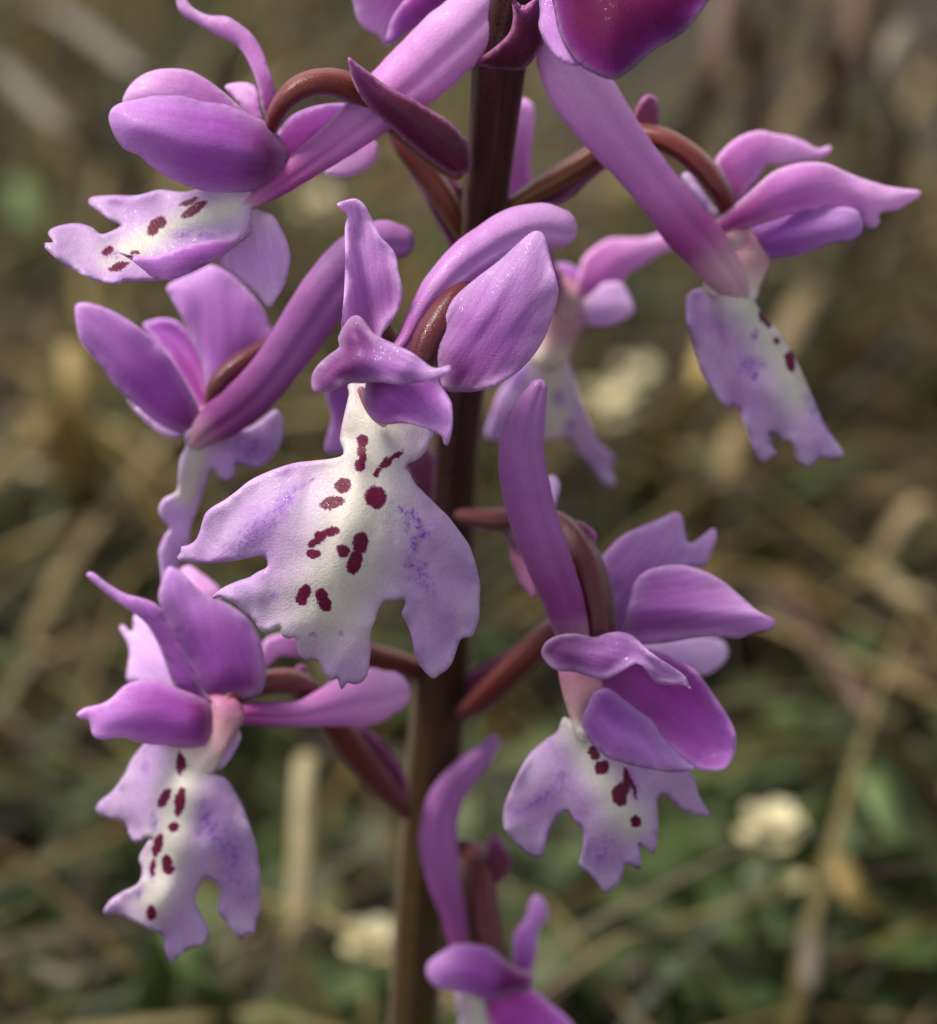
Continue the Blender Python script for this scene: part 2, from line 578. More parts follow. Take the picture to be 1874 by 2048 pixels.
def lip_mat(name, reg, dark, violet, rim=lin(198, 168, 208), cream=lin(212, 206, 196), rim2=lin(184, 142, 200)):
    """dark / violet: (x, y, rx, ry, angle in degrees clockwise on the picture, soft)"""
    m = N(name)
    x0, y0, s = REG[reg]
    uvn = m('ShaderNodeUVMap')
    geo = m('ShaderNodeNewGeometry')
    def warp(scale, amt):
        nz = m('ShaderNodeTexNoise')
        nz.inputs['Scale'].default_value = scale
        nz.inputs['Detail'].default_value = 3
        m.l(uvn.outputs[0], nz.inputs['Vector'])
        sb = m('ShaderNodeVectorMath', operation='SUBTRACT')
        sb.inputs[1].default_value = (.5, .5, .5)
        m.l(nz.outputs['Color'], sb.inputs[0])
        sc = m('ShaderNodeVectorMath', operation='SCALE')
        sc.inputs['Scale'].default_value = amt
        m.l(sb.outputs[0], sc.inputs[0])
        return sc.outputs[0]
    a1 = m('ShaderNodeVectorMath', operation='ADD')
    m.l(uvn.outputs[0], a1.inputs[0]); m.l(warp(70, .012), a1.inputs[1])
    a2 = m('ShaderNodeVectorMath', operation='ADD')
    m.l(a1.outputs[0], a2.inputs[0]); m.l(warp(420, .012), a2.inputs[1])
    fl = m('ShaderNodeVectorMath', operation='MULTIPLY')
    fl.inputs[1].default_value = (1, 1, 0)
    m.l(a2.outputs[0], fl.inputs[0])
    def mask(lst):
        acc = None
        for sp in lst:
            x, y, rx, ry = sp[:4]
            an = sp[4] if len(sp) > 4 else 0
            so = sp[5] if len(sp) > 5 else .35
            gn = m('ShaderNodeGroup')
            gn.node_tree = SPOT
            m.l(fl.outputs[0], gn.inputs['Vector'])
            gn.inputs['Centre'].default_value = ((x0 + x * s) / 1000, (y0 + y * s) / 1000, 0)
            gn.inputs['Inv'].default_value = (1000 / (rx * s), 1000 / (ry * s), 0)
            gn.inputs['Angle'].default_value = -R(an)
            gn.inputs['Soft'].default_value = so
            acc = gn.outputs[0] if acc is None else m.math('MAXIMUM', acc, gn.outputs[0])
        return acc
    wh = m.attr('white')
    blot = m.noise(260, 3, .6, geo.outputs['Position'])
    whn = m.math('ADD', wh, m.math('MULTIPLY', m.math('SUBTRACT', blot, .5), .35), clamp=True)
    rimc = m.mix(m.ramp(m.noise(420, 4, .6, geo.outputs['Position']), [(.35, (0, 0, 0, 1)), (.7, (1, 1, 1, 1))]), rim, rim2)
    col = m.mix(whn, rimc, cream)
    if violet:
        sp = m.ramp(m.noise(4200, 2, .7, geo.outputs['Position']), [(.46, (0, 0, 0, 1)), (.6, (1, 1, 1, 1))])
        vm = m.math('MULTIPLY', mask(violet), m.math('ADD', m.math('MULTIPLY', sp, .55), .35))
        col = m.mix(vm, col, lin(138, 74, 184))
    if dark:
        mk = mask(dark)
        halo = m.ramp(mk, [(0, (0, 0, 0, 1)), (.25, (.75, .75, .75, 1)), (.5, (.75, .75, .75, 1))])
        col = m.mix(halo, col, lin(120, 24, 120))
        core = m.ramp(mk, [(.3, (0, 0, 0, 1)), (.62, (1, 1, 1, 1))])
        col = m.mix(core, col, lin(98, 0, 50))
    return tissue(m, col, .36, .55, .24, .3, .1)

# ------------------------------------------------------------------ setting: soil
def soil_mat():
    m = N('soil_humus')
    geo = m('ShaderNodeNewGeometry')
    n1 = m.noise(14, 5, .6, geo.outputs['Position'])
    n2 = m.noise(160, 4, .6, geo.outputs['Position'])
    c = m.ramp(n1, [(.3, lin(18, 13, 8)), (.55, lin(32, 24, 15)), (.75, lin(50, 40, 25))])
    c = m.mix(m.ramp(n2, [(.45, (0, 0, 0, 1)), (.65, (1, 1, 1, 1))]), c, lin(40, 31, 19))
    b = m('ShaderNodeBump')
    b.inputs['Strength'].default_value = .8
    b.inputs['Distance'].default_value = .004
    m.l(n2, b.inputs['Height'])
    p = m('ShaderNodeBsdfPrincipled')
    m.l(c, p.inputs['Base Color'])
    p.inputs['Roughness'].default_value = .95
    m.l(b.outputs[0], p.inputs['Normal'])
    m.l(p.outputs[0], m.out.inputs[0])
    return m.m

def gz(x, y):
    h = .011 * noise.noise((x * 9, y * 9, 1.3)) + .006 * noise.noise((x * 30, y * 30, 4.1)) + .0025 * noise.noise((x * 90, y * 90, 8.1))
    return h - .004

def build_ground():
    xs = np.r_[-200, -60, -20, -8, -3, -1.5, np.linspace(-.8, .8, 170), 1.5, 3, 8, 20, 60, 200]
    ys = np.r_[-200, -60, -20, -8, -3, -1, np.linspace(-.1, 1.7, 180), 2.5, 4, 8, 20, 60, 200]
    V = [(x, y, gz(x, y) if abs(x) <= .8 and -.1 <= y <= 1.7 else -.004) for y in ys for x in xs]
    nx = len(xs)
    F = [(j * nx + i, j * nx + i + 1, (j + 1) * nx + i + 1, (j + 1) * nx + i) for j in range(len(ys) - 1) for i in range(nx - 1)]
    me = bpy.data.meshes.new('ground')
    me.from_pydata(V, [], F)
    me.polygons.foreach_set('use_smooth', [True] * len(F))
    o = new_obj('ground', me, soil_mat())
    o['kind'] = 'structure'
    o['label'] = 'dark brown soil under the dry grass'
build_ground()

# ------------------------------------------------------------------ grass
def blade_mat(name, stops, transl=.35, rough=.6):
    m = N(name)
    geo = m('ShaderNodeNewGeometry')
    c = m.ramp(geo.outputs['Random Per Island'], stops, 'LINEAR')
    n = m.noise(60, 3, .5, geo.outputs['Position'])
    c = m.mix(1.0, c, m.ramp(n, [(.3, (.75, .75, .75, 1)), (.7, (1.2, 1.2, 1.2, 1))]), 'MULTIPLY')
    p = m('ShaderNodeBsdfPrincipled')
    m.l(c, p.inputs['Base Color'])
    p.inputs['Roughness'].default_value = rough
    tl = m('ShaderNodeBsdfTranslucent')
    m.l(c, tl.inputs[0])
    mx = m('ShaderNodeMixShader')
    mx.inputs[0].default_value = transl
    m.l(p.outputs[0], mx.inputs[1]); m.l(tl.outputs[0], mx.inputs[2])
    m.l(mx.outputs[0], m.out.inputs[0])
    return m.m
DRY = blade_mat('dry_grass', [(0, lin(26, 18, 8)), (.3, lin(56, 42, 18)), (.58, lin(82, 66, 30)), (.8, lin(134, 112, 62)), (.9, lin(164, 144, 94)), (1, lin(76, 70, 24))])
GREEN = blade_mat('green_grass', [(0, lin(30, 36, 12)), (.4, lin(54, 62, 22)), (.75, lin(74, 78, 34)), (1, lin(96, 94, 50))])
HERB = blade_mat('herb_leaves', [(0, lin(42, 58, 20)), (.5, lin(62, 80, 28)), (1, lin(88, 94, 58))])

def blade_field(name, n, mat, label, cat, hgt, wid, lean, dens, bounds, flatness=0.0):
    V, F = [], []
    k = 0
    tries = 0
    while k < n and tries < n * 12:
        tries += 1
        x = random.uniform(bounds[0], bounds[1])
        y = random.uniform(bounds[2], bounds[3])
        if abs(x) > .07 + .2 * y:
            continue
        if random.random() > dens(x, y):
            continue
        h = random.uniform(*hgt)
        wd = random.uniform(*wid)
        az = random.uniform(0, 2 * math.pi)
        ln = random.uniform(*lean)
        dx, dy = math.cos(az), math.sin(az)
        fx, fy = -dy, dx
        z0 = gz(x, y) - .003
        i0 = len(V)
        ns = 4
        cx, cy, cz = x, y, z0
        ang = ln * .35
        seg = h / ns
        for i in range(ns + 1):
            ww = wd * .5 * (1 - (i / ns) ** 2 * .85)
            V.append((cx - fx * ww, cy - fy * ww, cz))
            V.append((cx + fx * ww, cy + fy * ww, cz + ww * .3))
            cx += dx * math.sin(ang) * seg
            cy += dy * math.sin(ang) * seg
            cz += math.cos(ang) * seg
            ang += ln * .35
            g = gz(cx, cy) + .001
            if cz < g:
                cz = g
        for i in range(ns):
            a = i0 + 2 * i
            F.append((a, a + 1, a + 3, a + 2))
        k += 1
    me = bpy.data.meshes.new(name)
    me.from_pydata(V, [], F)
    me.polygons.foreach_set('use_smooth', [True] * len(F))
    o = new_obj(name, me, mat)
    o['kind'] = 'stuff'
    o['label'] = label
    o['category'] = cat

nz2 = lambda x, y, s, p: .5 + .9 * noise.noise((x * s, y * s, p))
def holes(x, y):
    """grass thinned to dark soil, standing in for shaded gaps between the tufts"""
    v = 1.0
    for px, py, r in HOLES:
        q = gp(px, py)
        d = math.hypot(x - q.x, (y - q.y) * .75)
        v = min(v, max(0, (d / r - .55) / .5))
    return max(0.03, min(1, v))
HOLES = [(1720, 1720, .022), (1400, 1830, .034), (1570, 1430, .018), (1750, 1300, .012), (1800, 80, .09), (1640, 60, .06), (1860, 250, .05), (80, 1900, .014), (560, 1620, .013), (1480, 2010, .02), (780, 2020, .015), (1860, 1150, .014), (330, 1540, .012), (1660, 960, .012)]  # spots where dark soil shows in place of deep shade in the grass
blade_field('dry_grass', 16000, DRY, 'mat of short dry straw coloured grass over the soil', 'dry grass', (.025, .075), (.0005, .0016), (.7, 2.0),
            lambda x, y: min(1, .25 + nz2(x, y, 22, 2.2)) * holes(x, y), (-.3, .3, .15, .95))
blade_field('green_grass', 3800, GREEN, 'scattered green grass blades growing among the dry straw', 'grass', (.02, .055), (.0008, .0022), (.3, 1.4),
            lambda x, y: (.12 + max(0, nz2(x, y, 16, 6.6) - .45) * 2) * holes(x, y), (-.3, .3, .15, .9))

# low green herb leaves: a cover of small oval leaves
def herb_cover():
    V, F = [], []
    spots = [(960, 1620, .018, 60), (1370, 1720, .014, 45), (1120, 1480, .016, 40), (400, 1940, .012, 36), (60, 1500, .015, 45), (1560, 1700, .02, 40), (1180, 1850, .018, 60),
             (640, 1180, .014, 26), (600, 560, .022, 40), (620, 860, .02, 40), (1560, 640, .03, 40), (1440, 1370, .012, 40), (700, 1790, .016, 45), (1760, 1560, .012, 30), (560, 1150, .012, 30), (1500, 1000, .015, 24)]
    for px, py, r, n in spots:
        c = gp(px, py, .012)
        for _ in range(n):
            a, q = random.uniform(0, 6.28), r * math.sqrt(random.random())
            x, y = c.x + math.cos(a) * q, c.y + math.sin(a) * q
            z = gz(x, y) + random.uniform(.002, .02)
            L, W = random.uniform(.004, .009), random.uniform(.0022, .0045)
            az, til = random.uniform(0, 6.28), random.uniform(-.2, .8)
            d = Vector((math.cos(az) * math.cos(til), math.sin(az) * math.cos(til), math.sin(til)))
            sdv = Vector((-math.sin(az), math.cos(az), 0))
            i0 = len(V)
            for t, k in ((0, .15), (.3, .9), (.65, 1), (1, .1)):
                p = Vector((x, y, z)) + d * (L * t) + Vector((0, 0, -L * .3 * t * t))
                V.extend([tuple(p - sdv * W * .5 * k), tuple(p + sdv * W * .5 * k)])
            for i in range(3):
                F.append((i0 + 2 * i, i0 + 2 * i + 1, i0 + 2 * i + 3, i0 + 2 * i + 2))
            # stalk down to the soil
            j = len(V)
            V.extend([(x - .0003, y, z), (x + .0003, y, z), (x + .0003, y, gz(x, y) - .002), (x - .0003, y, gz(x, y) - .002)])
            F.append((j, j + 1, j + 2, j + 3))
    me = bpy.data.meshes.new('herb_cover')
    me.from_pydata(V, [], F)
    o = new_obj('herb_cover', me, HERB)
    o['kind'] = 'stuff'
    o['label'] = 'low green herb leaves in patches on the soil'
    o['category'] = 'herbs'
herb_cover()

# ------------------------------------------------------------------ single straws and stalks
def straw_mat(name, col, col2):
    m = N(name)
    geo = m('ShaderNodeNewGeometry')
    n = m.noise(220, 4, .6, geo.outputs['Position'])
    c = m.ramp(n, [(.3, col), (.7, col2)])
    p = m('ShaderNodeBsdfPrincipled')
    m.l(c, p.inputs['Base Color'])
    p.inputs['Roughness'].default_value = .6
    m.l(p.outputs[0], m.out.inputs[0])
    return m.m
ST = dict(pale=straw_mat('straw_pale', lin(128, 116, 84), lin(158, 144, 106)),
          tan=straw_mat('straw_tan', lin(104, 86, 56), lin(130, 110, 74)),
          gold=straw_mat('straw_gold', lin(108, 88, 40), lin(134, 112, 56)),
          brown=straw_mat('stalk_brown', lin(60, 38, 24), lin(84, 58, 38)),
          green=straw_mat('blade_green', lin(58, 76, 30), lin(78, 94, 42)),
          grey=straw_mat('twig_grey', lin(72, 64, 52), lin(94, 84, 68)))

def world_tube(name, pts, rad, mat, nseg=8, taper=.5, flat=1.0):
    P = catmull(np.array([tuple(p) for p in pts]), 8)
    V, F = [], []
    n = len(P)
    T = np.gradient(P, axis=0)
    for i in range(n):
        t = Vector(T[i]).normalized()
        a = t.cross(Vector((0, 0, 1)))
        if a.length < .05:
            a = Vector((1, 0, 0))
        a.normalize()
        b = t.cross(a)
        r = rad * (1 - taper * i / (n - 1))
        for k in range(nseg):
            th = 2 * math.pi * k / nseg
            V.append(tuple(Vector(P[i]) + a * (r * math.cos(th)) + b * (r * flat * math.sin(th))))
    for i in range(n - 1):
        for k in range(nseg):
            k2 = (k + 1) % nseg
            F.append((i * nseg + k, i * nseg + k2, (i + 1) * nseg + k2, (i + 1) * nseg + k))
    F.append(tuple(range(nseg - 1, -1, -1)))
    F.append(tuple((n - 1) * nseg + k for k in range(nseg)))
    me = bpy.data.meshes.new(name)
    me.from_pydata(V, [], F)
    me.polygons.foreach_set('use_smooth', [True] * len(F))
    return new_obj(name, me, mat)

def straw(name, label, cat, kind, width, pts, flat=.45, group=None, taper=.4):
    """pts: photograph pixel + height above the soil; the ends run down into the soil"""
    W = [gp(x, y, h) for x, y, h in pts]
    for e, q in ((0, 1), (-1, -2)):
        d = (W[e] - W[q])
        d.z = 0
        p = W[e] + d.normalized() * max(.004, W[e].z * .9)
        p.z = gz(p.x, p.y) - .003
        W = [p] + W if e == 0 else W + [p]
    o = world_tube(name, W, width * .34, ST[kind], 8, taper, flat)
    o['label'] = label
    o['category'] = cat
    if group:
        o['group'] = group
    return o
G_ = 'dry straws behind the orchid'
straw('straw', 'pale straw rising between the stem foot and the lower spotted lip', 'straw', 'pale', .0028, [(560, 2060, .008), (596, 1800, .02), (618, 1520, .025)], group=G_)
straw('straw', 'pale tan straw crossing another straw right of the pointed mauve sepal', 'straw', 'tan', .0034, [(1890, 1028, .022), (1735, 1149, .018), (1600, 1268, .01)], group=G_)
straw('straw', 'greyish pale straw under the crossing point of two straws', 'straw', 'pale', .0032, [(1715, 1140, .012), (1800, 1185, .014), (1890, 1246, .012)], group=G_)
straw('dry_stalk', 'long brown leaning stalk beside the lower right flower', 'stalk', 'brown', .0034, [(1540, 1185, .012), (1642, 1304, .022), (1735, 1429, .026), (1890, 1640, .012)], .8)
straw('dry_leaf', 'broad tan dry leaf lying beside the brown leaning stalk', 'dry leaf', 'tan', .007, [(1750, 1345, .008), (1810, 1345, .012), (1890, 1350, .006)], .25)
straw('straw', 'tan straw lying level below the spotted lip of the far right flower', 'straw', 'tan', .0036, [(1650, 1012, .012), (1760, 990, .016), (1890, 982, .012)], group=G_)
straw('straw', 'golden straw leaning between the rear flower and the far right lip', 'straw', 'gold', .0042, [(1325, 900, .014), (1395, 770, .04), (1462, 610, .03)], group=G_)
straw('straw', 'long greyish straw beyond the tip of the far right petal', 'straw', 'grey', .005, [(1690, 600, .01), (1784, 347, .045), (1900, 110, .055)], group=G_)
straw('straw', 'brown straw behind the upper bud', 'straw', 'brown', .005, [(1350, 340, .02), (1415, 200, .045), (1480, 10, .05)], group=G_)
straw('straw', 'thin brown straw above the far right flower', 'straw', 'brown', .004, [(1620, 320, .015), (1690, 140, .04), (1740, -30, .045)], group=G_)
straw('straw', 'thin brown straw crossing behind the upper sepal of the far right flower', 'straw', 'brown', .004, [(1700, 300, .015), (1650, 120, .04), (1590, -40, .045)], group=G_)
straw('twig', 'grey brown twig lying low below the lower right flower', 'twig', 'grey', .0036, [(1225, 1972, .004), (1565, 1930, .008), (1800, 1928, .004)], .9)
straw('straw', 'greyish straw standing across the low grey twig', 'straw', 'grey', .0024, [(1632, 2080, .008), (1622, 1960, .016), (1614, 1850, .012)], group=G_)
straw('straw', 'golden tan straw slanting below the cream blossom', 'straw', 'gold', .0034, [(1650, 1740, .014), (1715, 1805, .016), (1800, 1890, .008)], group=G_)
straw('grass_blade', 'green blade slanting away beneath the brown leaning stalk', 'grass blade', 'green', .0036, [(1690, 1560, .02), (1790, 1660, .022), (1890, 1790, .014)], .3)
straw('grass_blade', 'bright green blade under the tip of the lower spotted lip', 'grass blade', 'green', .0054, [(345, 1890, .02), (400, 1960, .02), (450, 2070, .01)], .3)
straw('twig', 'thin grey twig lying left of the bright green blade', 'twig', 'grey', .0026, [(-20, 1950, .006), (150, 1960, .01), (330, 1935, .006)], .9)
straw('straw', 'pale straw slanting beside the bright green blade', 'straw', 'pale', .0028, [(270, 2050, .008), (320, 1990, .012), (360, 1930, .012)], group=G_)
straw('straw', 'fine tan straw lying level left of the lower flower', 'straw', 'tan', .0018, [(20, 1325, .01), (110, 1305, .014), (230, 1285, .01)], group=G_)
straw('straw', 'golden tan straw standing left of the middle left flower', 'straw', 'gold', .0044, [(175, 1030, .01), (165, 900, .03), (135, 720, .035)], group=G_)
straw('straw', 'pale straw lying left of the hanging narrow lip', 'straw', 'pale', .003, [(10, 960, .01), (80, 940, .02), (190, 960, .01)], group=G_)
straw('straw', 'greyish straw arching left of the upper left hood', 'straw', 'grey', .0045, [(-40, 150, .025), (120, 250, .045), (300, 420, .02)], group=G_)
straw('straw', 'greyish straw beneath the thin curved sepal at the upper left', 'straw', 'grey', .0045, [(60, 20, .02), (260, 130, .05), (480, 330, .02)], group=G_)
straw('grass_blade', 'green blade rising behind the fringed upper left lip', 'grass blade', 'green', .006, [(30, 560, .008), (60, 470, .02), (30, 380, .02)], .3)
straw('straw', 'tan straw leaning behind the spur of the far right flower', 'straw', 'tan', .0046, [(1500, 780, .02), (1555, 700, .03), (1640, 590, .02)], group=G_)
straw('straw', 'tan straw leaning above the mauve petals of the lower right flower', 'straw', 'tan', .004, [(1390, 1060, .012), (1440, 960, .024), (1500, 850, .02)], group=G_)
straw('grass_blade', 'grey green blade arching under the far right lip', 'grass blade', 'green', .0034, [(1540, 1040, .012), (1610, 970, .02), (1760, 930, .012)], .3)
straw('straw', 'pale straw crossing the soil below the pointed mauve sepal', 'straw', 'grey', .0032, [(1610, 1300, .01), (1560, 1240, .016), (1480, 1190, .01)], group=G_)

# cream blossoms in the grass
def cream_mat():
    m = N('blossom_cream')
    geo = m('ShaderNodeNewGeometry')
    c = m.ramp(m.noise(400, 3, .5, geo.outputs['Position']), [(.3, lin(160, 148, 108)), (.7, lin(186, 178, 144))])
    p = m('ShaderNodeBsdfPrincipled')
    m.l(c, p.inputs['Base Color'])
    p.inputs['Roughness'].default_value = .7
    m.l(p.outputs[0], m.out.inputs[0])
    return m.m
CREAM = cream_mat()
def blossom(label, px, py, h, rad):
    p = gp(px, py, h)
    e = bpy.data.objects.new('blossom', None)
    C.objects.link(e)
    z0 = gz(p.x, p.y) - .002
    e.location = (p.x, p.y, z0)
    e['label'] = label
    e['category'] = 'blossom'
    e['group'] = 'cream blossoms in the grass'
    st = world_tube('stalk', [Vector((.001, .001, 0)), Vector((.0012, 0, (p.z - z0) * .5)), Vector((0, 0, p.z - z0))], .0006, ST['green'], 6, .2)
    st.parent = e
    V, F = [], []
    for k in range(14):
        a = k * 2.39996
        el = .15 + 1.15 * ((k * 7) % 14) / 14
        d = Vector((math.cos(a) * math.cos(el), math.sin(a) * math.cos(el), math.sin(el)))
        sdv = Vector((-math.sin(a), math.cos(a), 0))
        up = sdv.cross(d) * -1
        i0 = len(V)
        for t, q in ((0, .2), (.4, .8), (.75, .9), (1, .35)):
            c = d * (rad * t) + Vector((0, 0, p.z - z0 - .0003))
            for sgn in (-1, 1):
                V.append(tuple(c + sdv * (sgn * rad * .38 * q) + up * (-.12 * rad * t * t)))
        for i in range(3):
            F.append((i0 + 2 * i, i0 + 2 * i + 1, i0 + 2 * i + 3, i0 + 2 * i + 2))
    me = bpy.data.meshes.new('petals')
    me.from_pydata(V, [], F)
    o = new_obj('petals', me, CREAM, e)
blossom('bright cream round blossom right of the lower right lip', 1543, 1655, .02, .0024)
blossom('dull cream blossom below the bright cream one', 1592, 1788, .012, .0018)
blossom('cream blossom beside the lip of the rear flower', 1212, 812, .02, .003)
blossom('faint cream blossom between rear flower and far right lip', 1272, 752, .02, .0024)
blossom('small cream blossom under the spur of the upper left flower', 630, 405, .03, .0024)
blossom('dull cream blossom left of the orchid stem foot', 742, 1880, .015, .002)

# ------------------------------------------------------------------ the orchid
STEMP = [(1050, -420, 20, 26), (1046, -200, -60, 40), (1030, -40, -120, 52), (1008, 80, -165, 54), (992, 200, -210, 52), (972, 390, -285, 46), (940, 650, -390, 46),
         (910, 900, -480, 47), (893, 1200, -590, 53), (875, 1450, -690, 56), (850, 1700, -790, 52), (832, 1950, -885, 50), (818, 2200, -985, 50)]
p1 = Vector(unproj([STEMP[-2][:3]])[0])
p2 = Vector(unproj([STEMP[-1][:3]])[0])
dv = (p2 - p1).normalized()
foot = p2 + dv * (p2.z / -dv.z)
foot.z = gz(foot.x, foot.y)
BASE = Vector(foot)
orchid = bpy.data.objects.new('orchid_plant', None)
C.objects.link(orchid)
orchid.location = BASE
orchid['label'] = 'purple wild orchid with white lips dotted maroon on a maroon stem'
orchid['category'] = 'orchid'

def build_stem():
    V, F, att, uv = tube_geo(STEMP, nseg=40, step=14, ridges=7, ramp=.035, bumps=.02)
    W = unproj(V)
    n = 40
    ring = W[-n * 5:-n * 4].mean(0)
    W = [tuple(v) for v in W]
    finish('stem', np.array(W), F, STEM, orchid, att, uv, world=True)
    # the foot of the stem, down to the soil
    c = Vector(ring)
    V2, F2 = [], []
    m = 10
    for i in range(m + 1):
        t = i / m
        q = c.lerp(BASE - Vector((0, 0, .004)), t)
        r = .00112 * (1 + .5 * t)
        for k in range(16):
            V2.append((q.x + r * math.cos(k * math.pi / 8), q.y + r * math.sin(k * math.pi / 8), q.z))
    for i in range(m):
        for k in range(16):
            F2.append((i * 16 + k, (i + 1) * 16 + k, (i + 1) * 16 + (k + 1) % 16, i * 16 + (k + 1) % 16))
    finish('stem_foot', np.array(V2), F2, STEM, orchid, dict(across=[math.cos(k * math.pi / 8) for k in range(16)] * (m + 1), u=[0.5] * len(V2)), None, world=True)
build_stem()

def stem_at(y):
    P = np.array(STEMP)
    return [float(np.interp(y, P[:, 1], P[:, k])) for k in range(4)]

class Flower:
    def __init__(s, reg, c, r=16, label=None, mat=None, path=None):
        """c: centre where the parts meet (region x, region y, depth px)"""
        s.reg = reg
        s.c = c
        x0, y0, k = REG[reg]
        s.cp = (x0 + c[0] * k, y0 + c[1] * k, c[2])
        p = path or [(c[0] - r / k * .3, c[1] - r / k * .8, c[2] - 4, r / k * .8), (c[0], c[1], c[2], r / k), (c[0], c[1] + r / k * .8, c[2], r / k * .8)]
        s.o = tube('flower', mat or THROAT, orchid, rp(reg, p), flat=.9, step=6)
        if label:
            s.o['label'] = label
    def petal(s, pts, tip, mat=PURPLE, name='petal', reg=None, base=None, label=None, **k):
        reg = reg or s.reg
        x0, y0, q = REG[reg]
        b = s.cp if base is None else (x0 + base[0] * q, y0 + base[1] * q, base[2])
        t = (x0 + tip[0] * q, y0 + tip[1] * q, tip[2])
        o = sheet(name, mat, s.o, reg, pts, b, t, **k)
        if label:
            o['label'] = label
        return o
    def tube(s, name, mat, path, reg=None, **k):
        return tube(name, mat, s.o, rp(reg or s.reg, path), **k)

# ---- the flower in front: face-on lip ---------------------------------------------------
f = Flower('D', (900, 800, -10), 22, 'front flower with face-on white spotted lip')
LIPE = [(1010,-150),(1000,-90),(975,20),(955,110),(950,170),(970,225),(960,255),(900,272),(800,283),(700,295),(600,325),(500,365),(430,405),(370,455),(300,505),(240,540),(200,575),(180,625),(165,680),(140,730),(100,755),(60,765),(62,790),(40,820),(38,845),(100,852),(190,858),(290,852),(400,838),(460,825),(500,818),(530,822),(545,850),(540,880),(490,905),(440,935),(380,955),(310,985),(255,1020),(235,1045),(245,1060),(280,1045),(300,1055),(350,1075),(390,1110),(430,1145),(470,1180),(500,1230),(530,1245),(575,1238),(610,1215),(625,1260),(660,1280),(700,1275),(705,1330),(730,1380),(770,1402),(800,1395),(835,1420),(860,1470),(880,1500),(910,1510),(935,1500),(945,1535),(955,1562),(975,1550),(990,1525),(1030,1535),(1075,1520),(1105,1480),(1115,1420),(1125,1330),(1120,1270),(1130,1220),(1150,1170),(1170,1120),(1195,1080),(1220,1070),(1270,1065),(1310,1060),(1312,1090),(1295,1140),(1320,1190),(1345,1250),(1360,1320),(1375,1390),(1405,1440),(1440,1480),(1475,1503),(1510,1480),(1550,1450),(1580,1410),(1600,1350),(1630,1280),(1690,1268),(1710,1220),(1730,1150),(1733,1050),(1735,980),(1720,900),(1695,810),(1670,750),(1620,680),(1560,600),(1490,530),(1420,460),(1370,410),(1345,360),(1320,310),(1390,275),(1440,215),(1475,130),(1480,60),(1450,-60),(1250,-160)]
darkE = [(1080,172,28,34),(1076,240,24,62),(1062,318,27,36),(1262,256,36,15,-32),(1205,302,40,19,-46),(1158,356,17,30,35),(970,430,46,38),(910,525,66,33,-12),(1145,492,57,58),(903,682,42,25),(845,705,33,30,-40),(812,742,36,22,-25),(805,803,38,24),(1060,740,42,60,8),(968,788,32,32),(1030,845,36,62,18),(1020,888,28,22),(755,1020,30,48,20),(740,1050,30,36),(850,1045,32,46,-15),(868,1085,34,38)]
violE = [(1340,588,42,34,0,.5),(1412,690,34,28,0,.5),(1365,750,34,48,0,.45),(1322,640,18,48,0,.6),(1385,640,22,50,-25,.7),(1282,556,18,22,0,.8),(640,520,95,34,-50,1.0),(795,400,28,12,-35,.6),(728,440,34,16,-30,.7),(480,680,170,40,-38,2.2),(580,1035,22,20,0,.7),(800,1250,20,14,0,.9),(955,1245,13,16,0,.8),(1330,865,34,18,0,.9),(1425,862,16,18,0,.9),(1390,945,60,22,0,1.4),(1445,1010,16,12,0,.9),(1400,920,110,30,60,2.4)]
LIP0 = lip_mat('lip_front', 'E', darkE, violE)
def lipx(P, u, d):
    ex = (P[:, 0] - 340) / .3577
    ey = (P[:, 1] - 820) / .3577
    w = np.zeros(len(P))
    # two low ridges on the neck and a gutter between lobes
    w += 10 * np.exp(-((ex - 1120 + (ey - 300) * .28) / 140) ** 2) * np.exp(-((ey - 650) / 420) ** 2)
    w -= 12 * np.exp(-((ex - 1130) / 60) ** 2) * np.exp(-((ey - 300) / 170) ** 2)
    w += 6 * np.sin(ex / 55 + ey / 90) * np.exp(-((ey - 1350) / 160) ** 2)
    w += 5 * np.sin(ey / 60 - ex / 150) * np.exp(-((ex - 1560) / 150) ** 2)
    w += 4 * np.sin(ex / 70 + ey / 50) * np.exp(-((ex - 350) / 200) ** 2)
    return w
f.petal(LIPE, (950, 1500, 0), LIP0, 'lip', reg='E', base=(1200, -100, 0), step=6.5, thick=13, ruffle=5, lam=28, extra=lipx, bulge=10,
        ctrl=[(340 + x * .3577, 820 + y * .3577, ww) for x, y, ww in
              [(1200,-150,-60),(1000,-60,-30),(1450,-40,-40),(1150,150,0),(1420,180,-30),(980,180,-20),(1130,330,22),(1000,600,34),(950,900,36),(850,1150,26),(950,1500,-10),(560,480,8),(250,600,-12),(60,820,-40),(240,1045,-14),(1300,500,14),(1500,700,-14),(1700,900,-62),(1600,1250,-58),(1475,1480,-40),(1250,1040,2),(520,1220,8),(1080,1450,-2)]],
        white=[(1180,-100),(1100,300),(1050,600),(960,900),(870,1080)], whiter=165, label='white lip with maroon dashes and dots')
f.petal([(733,62),(770,45),(815,38),(850,60),(880,110),(905,165),(925,205),(960,240),(990,280),(1000,320),(1002,350),(1015,400),(1022,450),(1010,510),(985,560),(950,610),(930,640),(900,720),(820,740),(765,700),(752,600),(757,540),(765,440),(770,300),(768,170),(778,112),(750,88)],
        (790, 60, -40), SEPAL, 'sepal', bulge=-26, tilt=-.18, step=5.5, rib=10, ruffle=11, lay=-14, crease=7, flare=12)
